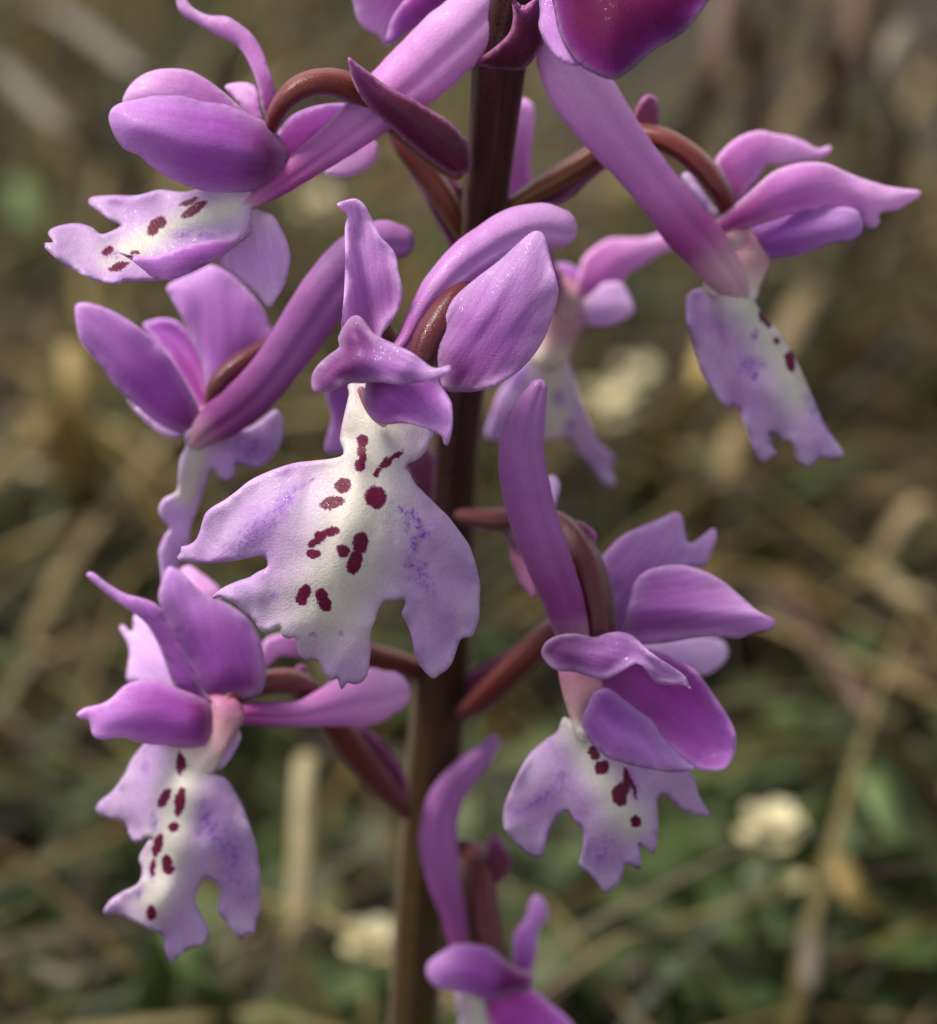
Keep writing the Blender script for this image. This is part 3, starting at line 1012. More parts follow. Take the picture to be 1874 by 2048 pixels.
f.petal([(860,850),(855,930),(870,980),(910,1020),(960,1030),(1010,1025),(1060,1030),(1110,1045),(1150,1060),(1190,1080),(1208,1122),(1224,1115),(1238,1060),(1242,1000),(1238,940),(1220,900),(1190,855),(1150,800),(1000,780),(900,790)],
        (1215, 1100, 40), PURPLE, 'petal', base=(900, 830, 10), bulge=30, step=5.5, ruffle=9, lay=30, crease=5, flare=12)
f.petal([(790,560),(825,550),(855,575),(890,625),(930,650),(1000,682),(1060,712),(1110,748),(1165,782),(1228,768),(1236,790),(1210,815),(1150,837),(1080,848),(1010,856),(950,848),(900,845),(850,850),(800,848),(780,846),(740,870),(700,886),(650,893),(630,885),(618,850),(625,808),(655,762),(705,718),(742,690),(738,650),(755,610)],
        (1215, 790, 70), SEPAL, 'sepal', base=(820, 640, 10), bulge=52, step=5.5, ruffle=13, lam=42, lay=34, tilt=.12, crease=6, flare=10, label='hood sepal arching over the column')
f.petal([(1600,180),(1640,190),(1660,250),(1680,330),(1705,420),(1702,480),(1680,560),(1650,640),(1610,710),(1560,770),(1500,820),(1430,860),(1350,885),(1280,888),(1220,885),(1190,850),(1175,760),(1178,680),(1200,590),(1230,500),(1270,450),(1340,390),(1420,330),(1500,260),(1560,205)],
        (1600, 190, -30), SEPAL, 'sepal', base=(1180, 830, 0), bulge=44, tilt=.1, step=5.5, rib=-9, ruffle=9, crease=5, flare=8)
f.tube('spur', SPUR, [(960,760,-40,40),(1045,660,-50,48),(1110,540,-62,66),(1205,410,-75,84),(1340,290,-95,100),(1500,195,-120,108),(1630,162,-140,104),(1700,168,-150,92)], flat=.75, bumps=.05, nseg=44, groove=.16)
f.tube('ovary', OVARY, [(1100,760,-25,56),(1140,660,-35,72),(1200,560,-45,74),(1270,460,-70,64),(1330,400,-130,56),(1370,360,-250,48),(1390,330,-300,40)], ridges=6, ramp=.04, bumps=.04)
f.tube('column', THROAT, [(840,880,24,18),(870,940,26,24),(905,990,22,26),(938,1026,20,18)], nseg=14)

# ---- upper left flower, seen from its side ---------------------------------------------
f = Flower('A', (1080, 760, -120), 26, 'upper left flower with closed hood')
LIPA = [(80,1125),(132,1117),(105,1080),(120,1055),(180,1035),(250,1030),(310,1050),(350,1080),(400,1065),(440,1040),(400,1020),(350,985),(310,960),(290,925),(320,905),(420,900),(520,900),(620,875),(720,885),(800,870),(900,820),(1050,800),(1080,880),(1050,960),(1040,1040),(1035,1080),(980,1120),(900,1170),(780,1230),(680,1280),(620,1295),(560,1300),(480,1300),(400,1310),(320,1295),(250,1260),(150,1200)]
LA = lip_mat('lip_upper_left', 'A', [(782,968,64,20,-34),(758,934,46,12,-22),(618,1030,36,26,-20),(590,1065,24,28,20),(380,1162,30,18,-30),(432,1232,48,17,-20),(510,1168,24,8,10)], [(835,1092,44,18,0,.8),(720,1080,70,30,-20,1.6),(400,1180,40,30,0,1.5)])
f.petal(LIPA, (90, 1130, -70), LA, 'lip', bulge=-14, step=8, ruffle=8, lam=35, base=(1050, 900, -125),
        ctrl=[(50 + x * .4336, y * .4336, ww) for x, y, ww in [(1050,840,-130),(1030,1060,-90),(620,880,-150),(300,930,-160),(120,1060,-110),(90,1130,-80),(400,1300,-60),(650,1280,-62),(600,1080,-105),(850,980,-115),(350,1120,-95)]],
        white=[(950,960),(760,1010),(560,1110),(400,1190)], whiter=46)
f.petal([(430,1165),(480,1175),(560,1185),(640,1170),(720,1140),(800,1118),(880,1105),(960,1095),(1030,1040),(1045,1078),(985,1125),(900,1190),(780,1250),(680,1290),(600,1285),(540,1240),(490,1200)],
        (440, 1170, -38), PURPLE, 'lip_lobe', base=(1035, 1060, -85), bulge=14, step=8, ruffle=6)
f.petal([(1010,950),(1100,975),(1150,1000),(1190,1070),(1220,1150),(1222,1220),(1200,1310),(1160,1380),(1125,1420),(1060,1350),(980,1280),(900,1220),(920,1130),(1000,1040)],
        (1125, 1410, -150), PALE, 'lip_lobe', base=(1030, 930, -125), bulge=14, step=8)
f.petal([(450,480),(460,430),(490,385),(540,345),(610,320),(690,315),(760,325),(830,360),(900,410),(980,480),(1060,550),(1120,600),(1000,640),(800,600),(600,540),(500,505)],
        (460, 440, -80), PINK, 'sepal', base=(1120, 600, -125), bulge=40, step=8, lay=-14)
f.petal([(385,545),(400,500),(440,475),(500,460),(600,440),(720,440),(820,465),(920,480),(1000,510),(1060,540),(1110,560),(1160,610),(1205,680),(1212,740),(1190,810),(1150,855),(1080,880),(980,887),(900,887),(820,880),(740,855),(650,815),(580,765),(520,715),(460,690),(425,650),(400,600)],
        (400, 540, -70), PURPLE, 'petal', base=(1160, 660, -110), bulge=95, step=8, ruffle=4, lay=-6, label='closed hood petal')
f.petal([(700,-60),(735,-20),(760,20),(790,45),(850,70),(930,75),(990,110),(1050,160),(1095,230),(1120,300),(1145,370),(1160,430),(1165,500),(1130,560),(1095,500),(1080,440),(1070,390),(1040,310),(1000,240),(950,195),(880,160),(800,110),(740,80),(710,50),(696,0)],
        (710, -40, -190), PINK, 'sepal', base=(1135, 540, -145), bulge=16, tilt=.2, step=7, lay=-8, label='narrow curved upright sepal')
f.petal([(920,400),(970,380),(1030,380),(1070,410),(1090,500),(1100,580),(1040,560),(980,470)], (960, 390, -190), PINK, 'petal', base=(1120, 580, -140), bulge=10, step=8)
f.tube('ovary', OVARYO, [(1130,600,-118,30),(1150,540,-108,38),(1190,470,-100,46),(1250,415,-100,55),(1330,382,-106,60),(1420,380,-116,63),(1520,412,-128,64),(1620,480,-146,62),(1760,610,-175,56),(1890,730,-205,48),(1990,800,-232,34)], ridges=6, ramp=.05, bumps=.03)
f.petal([(1490,262),(1530,290),(1590,335),(1680,400),(1780,450),(1845,490),(1960,560),(2030,640),(2062,720),(2050,790),(1980,810),(1900,765),(1800,690),(1700,600),(1600,510),(1550,450),(1510,370),(1495,310)],
        (1495, 270, -95), BRACT, 'bract', base=(2040, 780, -215), bulge=34, step=8, thick=9, lay=46, ruffle=3)
f.tube('spur', SPURP, [(985,985,-112,14),(1060,925,-112,36),(1140,868,-115,54),(1240,795,-120,70),(1370,700,-128,84),(1500,600,-136,100),(1640,480,-146,126),(1780,360,-152,148),(1920,230,-150,158),(2060,100,-140,150),(2140,10,-130,130),(2180,-60,-120,90)], flat=.5, nseg=44, bumps=.04, groove=.16)
f.petal([(1150,640),(1190,570),(1250,520),(1350,485),(1470,475),(1560,500),(1640,540),(1560,640),(1400,760),(1250,850),(1100,900),(1080,820)],
        (1600, 520, -150), MAGENTA, 'petal', base=(1120, 800, -130), bulge=16, step=8, lay=-18)

# ---- far right flower ------------------------------------------------------------------
f = Flower('C', (930, 720, -290), 34, 'far right flower with pointed sepals')
LC = lip_mat('lip_far_right', 'C', [(1072,1095,20,42,-35),(1125,1188,12,16),(1187,1285,22,42,-12),(1182,1262,24,24)], [(1025,1165,15,30,10,.6),(1020,1290,50,30,0,1.0),(990,1310,40,24,0,1.2),(1025,1345,22,22,0,.6),(1300,1500,30,60,-20,2.4)])
f.petal([(720,1000),(750,965),(800,950),(850,920),(960,930),(1020,1000),(1060,1060),(1120,1130),(1180,1210),(1230,1310),(1270,1400),(1310,1490),(1350,1580),(1400,1650),(1432,1705),(1380,1725),(1320,1715),(1290,1755),(1240,1745),(1210,1710),(1195,1640),(1150,1640),(1105,1600),(1110,1670),(1135,1690),(1100,1715),(1060,1740),(1030,1690),(990,1590),(950,1490),(905,1495),(850,1430),(790,1330),(755,1210),(725,1110)],
        (1250, 1720, -330), LC, 'lip', base=(930, 940, -285), bulge=22, tilt=.25, step=8, ruffle=10, lam=30, rib=-14, extra=lambda P, u, d: -34 / (1 + np.exp(-((1050 + (905 + ((P[:, 1] - 150) / .4466 - 1230) * .18) * .4466) - P[:, 0]) / 4)), white=[(950,980),(1050,1100),(1150,1250),(1230,1420)], whiter=74)
f.petal([(850,700),(980,690),(1110,760),(1100,850),(1060,940),(1025,1020),(940,1035),(860,1010),(790,950),(840,850)], (950, 1030, -285), THROAT, 'throat', base=(950, 640, -290), bulge=40, step=8, ruffle=3)
f.petal([(850,385),(900,320),(970,270),(1050,248),(1120,262),(1190,275),(1260,300),(1310,330),(1365,315),(1375,335),(1340,365),(1270,385),(1180,400),(1090,405),(1040,470),(980,560),(940,640),(890,560),(865,450)],
        (1350, 330, -400), PINK, 'sepal', base=(930, 620, -300), bulge=20, step=8, lay=-20, tilt=-.1)
f.petal([(1000,715),(1060,640),(1250,600),(1400,590),(1480,602),(1510,650),(1507,710),(1460,745),(1380,755),(1300,785),(1200,815),(1110,822),(1040,800),(1010,760)],
        (1500, 680, -270), PURPLE, 'petal', bulge=40, step=8, lay=-4)
f.petal([(830,680),(880,625),(950,570),(1020,510),(1100,440),(1180,405),(1260,390),(1350,395),(1430,430),(1520,465),(1620,495),(1700,508),(1775,520),(1760,550),(1700,590),(1660,610),(1590,620),(1590,660),(1560,690),(1520,675),(1480,610),(1400,600),(1300,605),(1200,625),(1100,655),(980,695),(880,722)],
        (1765, 525, -300), PINK, 'sepal', bulge=36, step=8, lay=16, tilt=-.14, label='long pointed sepal')
f.petal([(700,455),(740,440),(790,510),(840,580),(900,640),(860,660),(770,560)], (715, 460, -350), PALE, 'petal', base=(900, 650, -300), bulge=6, step=8)
f.tube('ovary', OVARYO, [(920,620,-288,42),(875,520,-272,50),(805,425,-268,54),(710,340,-270,54),(600,285,-278,54),(480,275,-290,54),(380,320,-296,56),(250,400,-300,54),(80,500,-298,48),(-70,590,-296,30)], ridges=6, ramp=.05, bumps=.03)
f.petal([(840,1000),(870,910),(960,830),(1080,760),(1210,680),(1330,640),(1400,640),(1340,740),(1230,830),(1130,920),(1040,955),(920,985)],
        (1380, 640, -310), BRACTP, 'bract', reg='B', base=(850, 985, -300), bulge=-14, step=8, lay=-22)
f.petal([(480,200),(520,110),(560,86),(592,110),(602,170),(590,240),(560,300),(500,280)], (560, 90, -300), BRACT, 'bract_tip', base=(520, 290, -300), bulge=8, step=7)
f.tube('spur', SPURC, [(965,1010,-284,54),(925,930,-272,80),(860,845,-262,100),(805,770,-255,112),(730,690,-246,116),(620,545,-232,110),(520,420,-218,112),(420,300,-204,124),(330,180,-190,138),(240,50,-176,146),(170,-70,-160,120)], flat=.62, nseg=44, bumps=.04, groove=.16)

# ---- middle left flower ----------------------------------------------------------------
f = Flower('F', (870, 1020, -300), 20, 'middle left flower with open pointed sepals')
LF = lip_mat('lip_middle_left', 'F', [], [(1150,1180,80,60,0,2.0)], rim=lin(222, 186, 236))
f.petal([(740,1090),(820,1040),(950,1050),(1100,1060),(1200,1000),(1280,945),(1320,1000),(1327,1080),(1300,1170),(1240,1250),(1170,1290),(1100,1280),(1050,1270),(1032,1340),(980,1372),(930,1330),(900,1300),(860,1420),(820,1530),(780,1640),(760,1750),(710,1840),(690,1920),(650,1990),(605,1990),(600,1920),(590,1850),(585,1780),(620,1690),(650,1650),(600,1590),(585,1530),(620,1470),(690,1430),(700,1330),(712,1230),(745,1160)],
        (640, 1960, -340), LF, 'lip', base=(860, 1060, -295), bulge=16, tilt=.35, step=7, ruffle=8, lay=-8, white=[(840,1080),(790,1280),(740,1450)], whiter=40)
f.petal([(490,450),(560,410),(630,405),(700,425),(780,500),(860,580),(940,680),(960,900),(860,980),(780,880),(700,740),(600,590)], (590, 420, -370), MAGENTA, 'petal', bulge=-24, step=7, lay=-30)
f.petal([(630,220),(700,170),(800,130),(890,85),(980,120),(1070,190),(1140,260),(1200,340),(1240,420),(1270,500),(1210,580),(1100,650),(1010,760),(930,900),(880,860),(840,680),(780,540),(720,400),(660,290)], (830, 120, -330), PURPLE, 'sepal', bulge=22, step=8, lay=-22, rib=6)
f.petal([(385,880),(450,960),(530,1040),(600,1090),(660,1112),(730,1100),(840,1060),(700,1000),(480,930)], (400, 890, -310), PALE, 'petal', bulge=12, step=7, lay=-16)
f.petal([(90,330),(150,310),(230,330),(330,370),(430,430),(520,500),(620,600),(700,710),(770,830),(815,920),(845,1030),(820,1090),(720,1088),(640,1060),(540,1000),(460,930),(380,860),(320,800),(250,700),(180,620),(120,540),(95,440)],
        (110, 330, -250), PURPLE, 'sepal', bulge=30, step=8, rib=8, lay=8, tilt=.12)
f.tube('ovary', OVARY, [(900,900,-282,44),(930,810,-276,56),(990,735,-280,62),(1090,665,-288,64),(1200,600,-305,62),(1310,540,-318,58),(1430,420,-332,54),(1560,260,-342,50),(1700,170,-350,48),(1850,280,-360,46),(1945,500,-374,44),(2110,640,-390,42),(2400,660,-400,34)], ridges=6, ramp=.05, bumps=.03)
f.petal([(1330,520),(1300,470),(1340,440),(1390,440),(1420,470),(1440,540),(1390,570)], (1350, 440, -320), BRACT, 'bract', base=(1430, 560, -318), bulge=6, step=6)
f.tube('spur', SPURD, [(810,1130,-290,60),(870,1070,-278,98),(960,1000,-268,124),(1080,910,-260,134),(1200,790,-254,136),(1320,640,-248,138),(1430,480,-244,150),(1550,300,-242,158),(1680,130,-246,156),(1800,10,-250,142),(1920,-50,-256,128),(2000,-50,-260,104)], flat=.55, nseg=44, bumps=.04, groove=.16)

# ---- lower left flower -----------------------------------------------------------------
f = Flower('G', (700, 770, -262), 18, 'lower left flower with hanging spotted lip')
LG = lip_mat('lip_lower_left', 'G', [(555,1020,22,54,4),(482,1180,20,48,28),(552,1200,22,62,10),(522,1315,22,22),(452,1400,20,54,16),(492,1478,22,34),(500,1510,24,24),(428,1500,12,40,8),(420,1705,22,32)],
             [(660,1255,30,50,-10,1.5),(700,1345,30,60,-10,1.6),(640,1330,20,26,0,1.4),(395,1045,18,30,0,1.0),(435,1290,16,40,0,1.0),(425,1530,16,40,0,.7),(365,1620,14,24,0,1.0),(780,1450,40,130,-14,2.2)])
f.petal([(390,930),(470,890),(600,900),(680,980),(700,1060),(760,1090),(810,1160),(845,1230),(872,1310),(900,1400),(915,1520),(915,1620),(920,1690),(895,1760),(890,1805),(850,1810),(825,1835),(790,1790),(750,1740),(720,1690),(735,1620),(720,1580),(670,1550),(640,1580),(620,1650),(650,1720),(685,1800),(660,1850),(600,1870),(540,1910),(505,1940),(480,1880),(470,1810),(400,1780),(330,1745),(270,1720),(200,1710),(230,1650),(290,1610),(360,1570),(375,1500),(360,1460),(390,1400),(412,1360),(340,1390),(310,1340),(280,1290),(200,1270),(165,1240),(180,1200),(240,1150),(290,1080),(330,1000)],
        (500, 1900, -290), LG, 'lip', base=(600, 900, -250), bulge=18, step=7.5, ruffle=10, lam=32, tilt=0, white=[(600,950),(530,1250),(470,1500),(430,1650)], whiter=70,
        ctrl=[(120 + x * .4366, 1080 + y * .4366, ww) for x, y, ww in [(600,920,-250),(550,1100,-225),(500,1400,-225),(450,1700,-250),(500,1920,-285),(210,1700,-300),(200,1240,-310),(330,1360,-290),(780,1120,-250),(890,1450,-270),(840,1800,-300),(680,1500,-245)]])
f.petal([(270,400),(290,385),(330,420),(340,340),(400,380),(480,480),(560,600),(680,720),(700,780),(560,720),(400,660),(310,650),(305,600),(315,500)], (290, 400, -340), PALE, 'petal', bulge=12, step=8, lay=-26)
f.petal([(545,170),(590,115),(640,145),(700,190),(740,250),(760,500),(640,420)], (600, 130, -370), PINK, 'petal', base=(720, 560, -290), bulge=10, step=8, lay=-26)
f.petal([(450,270),(470,180),(500,120),(560,150),(640,230),(720,270),(800,310),(870,370),(920,460),(937,560),(942,640),(920,700),(870,722),(800,735),(740,740),(690,780),(650,730),(610,620),(560,500),(500,380)], (520, 150, -260), PURPLE, 'sepal', bulge=44, step=8, rib=7, tilt=.06)
f.petal([(120,160),(150,148),(220,200),(300,245),(390,270),(450,300),(500,370),(550,460),(600,570),(650,670),(700,750),(640,730),(540,690),(510,640),(480,560),(450,480),(400,390),(330,330),(240,270),(170,210)], (130, 155, -250), PURPLE, 'sepal', bulge=24, step=7, lay=12, tilt=.2, label='narrow pointed sepal')
f.petal([(75,800),(110,770),(190,750),(240,720),(290,670),(350,645),(430,640),(500,660),(570,690),(650,715),(700,760),(710,840),(695,910),(660,952),(560,952),(480,942),(380,932),(290,905),(200,915),(150,897),(130,830),(85,815)], (80, 805, -210), PURPLE, 'petal', bulge=46, step=8, lay=16, tilt=-.1)
f.petal([(670,720),(800,725),(850,810),(810,880),(760,960),(710,1060),(640,1095),(590,1085),(555,1000),(550,920),(660,880)], (620, 1080, -240), THROAT, 'throat', base=(740, 700, -250), bulge=26, step=8, ruffle=3)
f.petal([(800,860),(832,900),(795,980),(745,1045),(700,1045),(745,960)], (715, 1040, -270), PALE, 'lip_margin', base=(810, 860, -260), bulge=4, step=7, ruffle=2)
f.tube('spur', SPURP, [(790,810,-252,40),(880,795,-262,54),(980,800,-276,56),(1100,795,-300,62),(1220,765,-330,92),(1350,730,-362,128),(1450,712,-384,126),(1510,700,-396,100)], flat=.6, nseg=44, bumps=.04, groove=.16)
f.tube('ovary', OVARYB, [(760,740,-262,40),(860,680,-276,52),(980,650,-300,58),(1090,660,-340,60),(1180,750,-400,60),(1260,860,-450,62),(1360,990,-510,66),(1470,1120,-580,62),(1580,1240,-660,40)], ridges=6, ramp=.05)
f.petal([(1230,850),(1400,860),(1500,950),(1580,1070),(1600,1180),(1590,1270),(1500,1210),(1400,1090),(1290,960)], (1300, 850, -480), BRACTP, 'bract', base=(1590, 1260, -660), bulge=-12, step=9, lay=-26)
f.petal([(1070,610),(1085,575),(1115,570),(1140,600),(1150,660),(1100,670)], (1100, 570, -350), BRACT, 'bract_tip', base=(1110, 670, -350), bulge=6, step=7)

# ---- lower right flower ----------------------------------------------------------------
f = Flower('H', (800, 1510, -196), 22, 'lower right flower with upright spur')
LI = lip_mat('lip_lower_right', 'I', [(800,735,28,28),(812,760,24,26,30),(850,825,36,38),(948,965,40,58,28),(955,1010,30,34),(985,890,18,60,-6),(1022,940,12,60,-18),(1035,1122,28,34)],
             [(625,870,32,26,-30,.8),(520,990,130,26,-32,2.0),(1020,930,30,80,-10,1.2),(850,1300,70,60,0,2.6)])
f.petal([(640,540),(760,620),(830,700),(890,750),(960,770),(1030,790),(1130,800),(1230,815),(1340,850),(1370,900),(1390,970),(1420,1030),(1455,1075),(1430,1105),(1370,1085),(1290,1060),(1230,1000),(1190,970),(1160,1020),(1165,1130),(1160,1230),(1140,1310),(1100,1285),(1060,1260),(1070,1340),(1060,1395),(1020,1375),(985,1360),(960,1440),(930,1490),(870,1530),(830,1480),(780,1420),(720,1370),(740,1290),(745,1210),(735,1160),(690,1120),(650,1070),(600,1110),(560,1170),(540,1250),(520,1320),(460,1320),(390,1270),(330,1210),(295,1140),(300,1060),(320,990),(360,900),(400,820),(450,740),(530,670),(600,620)],
        (900, 1500, -230), LI, 'lip', reg='I', base=(700, 560, -190), step=7.5, ruffle=9, lam=32, bulge=14, white=[(690,560),(800,800),(920,980),(1010,1130)], whiter=62,
        ctrl=[(900 + x * .3577, 1240 + y * .3577, ww) for x, y, ww in [(690,580,-195),(800,800,-180),(930,1000,-178),(900,1300,-205),(870,1520,-235),(320,1120,-250),(480,1300,-262),(480,760,-215),(1200,850,-210),(1440,1090,-290),(1140,1290,-225),(700,1080,-185),(1000,1120,-185)]])
f.petal([(795,1050),(830,1000),(900,930),(1000,880),(1100,840),(1190,800),(1225,830),(1240,900),(1255,960),(1300,950),(1350,910),(1395,885),(1405,940),(1380,1010),(1340,1090),(1260,1090),(1120,1130),(1010,1220),(960,1350),(920,1470),(860,1500),(850,1250),(820,1150)], (1300, 890, -330), SEPAL, 'petal', bulge=22, step=8, lay=-26, tilt=-.08)
f.petal([(900,1470),(940,1300),(970,1180),(1020,1120),(1100,1090),(1220,1080),(1330,1110),(1430,1160),(1530,1240),(1620,1320),(1700,1360),(1720,1385),(1690,1420),(1600,1440),(1520,1470),(1430,1460),(1300,1465),(1150,1490),(1050,1500),(960,1500)], (1705, 1390, -220), SEPAL, 'sepal', bulge=14, step=8, lay=-4,
        extra=lambda P, u, d: 30 * np.exp(-(((P[:, 1] - 720) / .3794 - 1325 - ((P[:, 0] - 900) / .3794 - 1300) * .06) / 55) ** 2), label='pointed sepal creased along its keel')
f.tube('ovary', OVARY, [(790,1450,-196,82),(778,1330,-200,88),(742,1190,-206,98),(700,1060,-214,96),(640,940,-228,76),(560,860,-262,62),(420,830,-330,58),(250,840,-410,56),(60,820,-470,40)], ridges=6, ramp=.06, bumps=.03)
f.petal([(600,880),(640,850),(690,850),(740,880),(777,920),(767,960),(740,1010),(690,980)], (770, 930, -225), BRACT, 'bract', base=(610, 900, -240), bulge=8, step=7)
f.petal([(60,830),(150,850),(250,880),(330,920),(420,1090),(460,1260),(400,1220),(330,1090),(290,920),(180,900),(80,870)], (430, 1240, -340), BRACTP, 'bract', base=(70, 850, -470), bulge=4, step=8, lay=6)
f.petal([(500,640),(540,605),(580,650),(570,720),(545,800),(510,860),(500,740)], (540, 610, -390), PALE, 'petal_tip', base=(520, 860, -330), bulge=6, step=8)
f.petal([(1150,170),(1280,225),(1360,270),(1430,350),(1490,440),(1550,530),(1590,610),(1602,690),(1582,770),(1540,830),(1470,845),(1380,832),(1310,780),(1220,720),(1120,640),(960,520),(850,440),(760,340),(780,280),(900,200),(1040,160)], (1560, 780, -190), MAGENTA, 'petal', reg='I', bulge=-34, step=7, lay=-14, ruffle=12, crease=6, flare=20)
f.petal([(735,560),(770,480),(800,410),(880,380),(980,450),(1060,510),(1130,560),(1180,640),(1260,720),(1320,780),(1372,825),(1330,847),(1230,852),(1130,837),(1030,817),(960,797),(890,777),(830,730),(770,660)], (1350, 830, -150), PURPLE, 'petal', reg='I', bulge=40, step=8, lay=20)
f.petal([(610,260),(720,240),(830,300),(860,420),(810,490),(760,560),(785,640),(760,690),(700,650),(675,560),(648,480),(622,380)], (730, 700, -180), THROAT, 'throat', reg='I', base=(740, 230, -190), bulge=24, step=8, ruffle=3)
f.petal([(510,190),(530,130),(590,90),(680,75),(760,85),(810,95),(870,75),(950,65),(1010,80),(1060,120),(1110,170),(1180,220),(1260,270),(1320,320),(1340,370),(1347,387),(1290,362),(1180,362),(1130,330),(1090,275),(1040,245),(960,290),(880,330),(800,322),(700,292),(610,287),(550,250)], (1345, 380, -120), SEPAL, 'sepal', reg='I', base=(620, 180, -150), bulge=40, step=6, lay=22, ruffle=10, crease=5, flare=22, label='hood sepal with turned-up rim')
f.tube('spur', SPURD, [(660,1480,-180,84),(630,1380,-172,98),(585,1230,-160,112),(515,1050,-146,122),(445,850,-134,128),(395,650,-124,128),(374,480,-116,120),(398,330,-108,104),(436,220,-102,76),(466,150,-98,50)], flat=.72, nseg=44, bumps=.03, groove=.16)

# ---- bottom flower ---------------------------------------------------------------------
f = Flower('J', (900, 1640, -646), 22, 'bottom flower cut by the picture edge')
LJ = lip_mat('lip_bottom', 'J', [(860,2400,40,60)], [])
f.petal([(700,1800),(800,1780),(900,1830),(960,1980),(1000,2200),(1200,2380),(1280,2600),(1150,2800),(1000,2700),(900,2950),(760,2900),(700,2650),(560,2700),(480,2500),(600,2300),(720,2150),(715,1950)], (860, 2900, -760), LJ, 'lip', base=(840, 1780, -640), bulge=16, step=9, white=[(830,1800),(860,2400),(850,2700)], whiter=50)
f.petal([(1080,1660),(1070,1480),(1090,1390),(1150,1310),(1180,1200),(1220,1150),(1270,1170),(1302,1240),(1292,1320),(1242,1390),(1232,1500),(1205,1640),(1180,1700),(1100,1720)], (1230, 1160, -640), PURPLE, 'sepal', bulge=16, step=8, lay=10)
f.petal([(860,1800),(1050,1740),(1200,1770),(1300,1850),(1400,1930),(1480,2020),(1510,2150),(1400,2300),(1150,2250),(1000,2150),(920,2000)], (1480, 2150, -650), MAGENTA, 'petal', bulge=40, step=9)
f.petal([(500,1650),(520,1590),(600,1530),(700,1480),(800,1475),(900,1490),(980,1540),(1050,1600),(1130,1640),(1200,1660),(1212,1720),(1185,1790),(1100,1805),(1000,1835),(900,1852),(760,1802),(660,1792),(570,1762),(515,1710)], (540, 1650, -600), PURPLE, 'sepal', base=(1050, 1700, -620), bulge=50, step=8, lay=20)
f.tube('ovary', OVARY, [(930,1600,-650,96),(900,1450,-660,108),(868,1250,-672,116),(852,1050,-690,112),(830,900,-720,92),(740,850,-770,70),(620,900,-810,60),(480,960,-820,44)], ridges=6, ramp=.05)
f.petal([(900,820),(935,770),(970,755),(1020,820),(1062,900),(1057,980),(1010,1060),(950,1080),(900,1060)], (960, 765, -690), BRACT, 'bract', base=(920, 1060, -680), bulge=10, step=8)
f.petal([(420,1000),(440,960),(480,980),(520,1060),(480,1070)], (440, 960, -800), PALE, 'bract_tip', base=(500, 1060, -790), bulge=3, step=6)
f.tube('spur', SPURD, [(740,1600,-620,70),(715,1480,-622,68),(682,1290,-628,82),(628,1090,-634,108),(592,880,-640,126),(584,690,-642,124),(640,500,-642,112),(756,350,-640,96),(880,225,-640,72),(950,150,-640,46)], flat=.72, nseg=44, bumps=.03, groove=.16)

# ---- rear flower, behind the stem at the right -----------------------------------------
f = Flower('K', (820, 620, -640), 30, 'rear flower right of the stem')
LK = lip_mat('lip_rear', 'K', [], [(750,1310,48,70,0,.9),(830,1500,40,44,0,1.0),(480,1150,60,80,20,1.2)])
f.petal([(500,1050),(580,960),(700,930),(800,1000),(850,1120),(890,1250),(940,1400),(990,1520),(1040,1620),(1110,1680),(1150,1730),(1120,1790),(1150,1890),(1110,1930),(1050,1880),(980,1780),(900,1700),(830,1600),(760,1600),(660,1620),(560,1650),(400,1630),(270,1600),(245,1540),(290,1400),(330,1280),(400,1180)], (800, 1800, -720), LK, 'lip', base=(690, 960, -650), bulge=20, step=8, ruffle=8, white=[(680,980),(720,1200),(740,1500)], whiter=60)
f.petal([(620,820),(740,640),(950,680),(925,830),(855,960),(810,1060),(700,1120),(600,1080),(560,1000)], (690, 1090, -640), THROAT, 'throat', base=(840, 620, -640), bulge=34, step=8)
f.petal([(680,420),(760,368),(830,372),(900,410),(1010,480),(980,650),(820,700),(740,660)], (770, 380, -660), MAGENTA, 'petal', base=(830, 680, -640), bulge=14, step=8, lay=-8)
f.petal([(800,640),(950,560),(1080,505),(1190,505),(1240,570),(1282,690),(1250,742),(1180,782),(1080,812),(960,802),(860,760)], (1270, 690, -640), PALE, 'petal', bulge=22, step=8)
f.petal([(850,600),(900,420),(920,340),(1000,260),(1100,200),(1200,192),(1350,192),(1450,165),(1510,142),(1562,230),(1540,270),(1450,310),(1350,380),(1250,440),(1190,510),(1080,570),(950,620)], (1540, 190, -690), PINK, 'sepal', bulge=24, step=8, lay=6)
f.tube('spur', SPURP, [(760,640,-640,90),(680,500,-620,100),(560,200,-570,110),(480,-100,-520,110),(450,-330,-480,110),(470,-560,-450,110),(500,-690,-440,90)], flat=.6, nseg=44, groove=.16)
f.tube('ovary', OVARYB, [(780,560,-650,70),(700,460,-640,80),(560,420,-600,80),(400,420,-540,80),(250,440,-440,60)], ridges=6, ramp=.05)

# ---- rear left flower (mostly hidden) --------------------------------------------------
f = Flower('A', (1400, 640, -300), 22, 'rear left flower mostly hidden behind a spur')
f.petal([(1380,800),(1430,720),(1520,660),(1610,645),(1632,700),(1612,752),(1560,792),(1490,817),(1430,814)], (1440, 800, -290), PINK, 'petal', bulge=14, step=8)
f.tube('ovary', OVARYO, [(300,560,-290,40),(380,680,-292,56),(460,780,-296,58),(540,900,-302,56),(600,1010,-310,46),(650,1120,-330,30)], reg='B', ridges=6, ramp=.05)
f.petal([(290,600),(370,760),(440,880),(500,990),(560,1110),(592,1165),(640,1140),(660,1080),(660,950),(620,850),(560,780),(470,680),(380,600)], (310, 600, -300), BRACTP, 'bract', reg='B', base=(640, 1150, -320), bulge=-14, step=8, lay=-30)

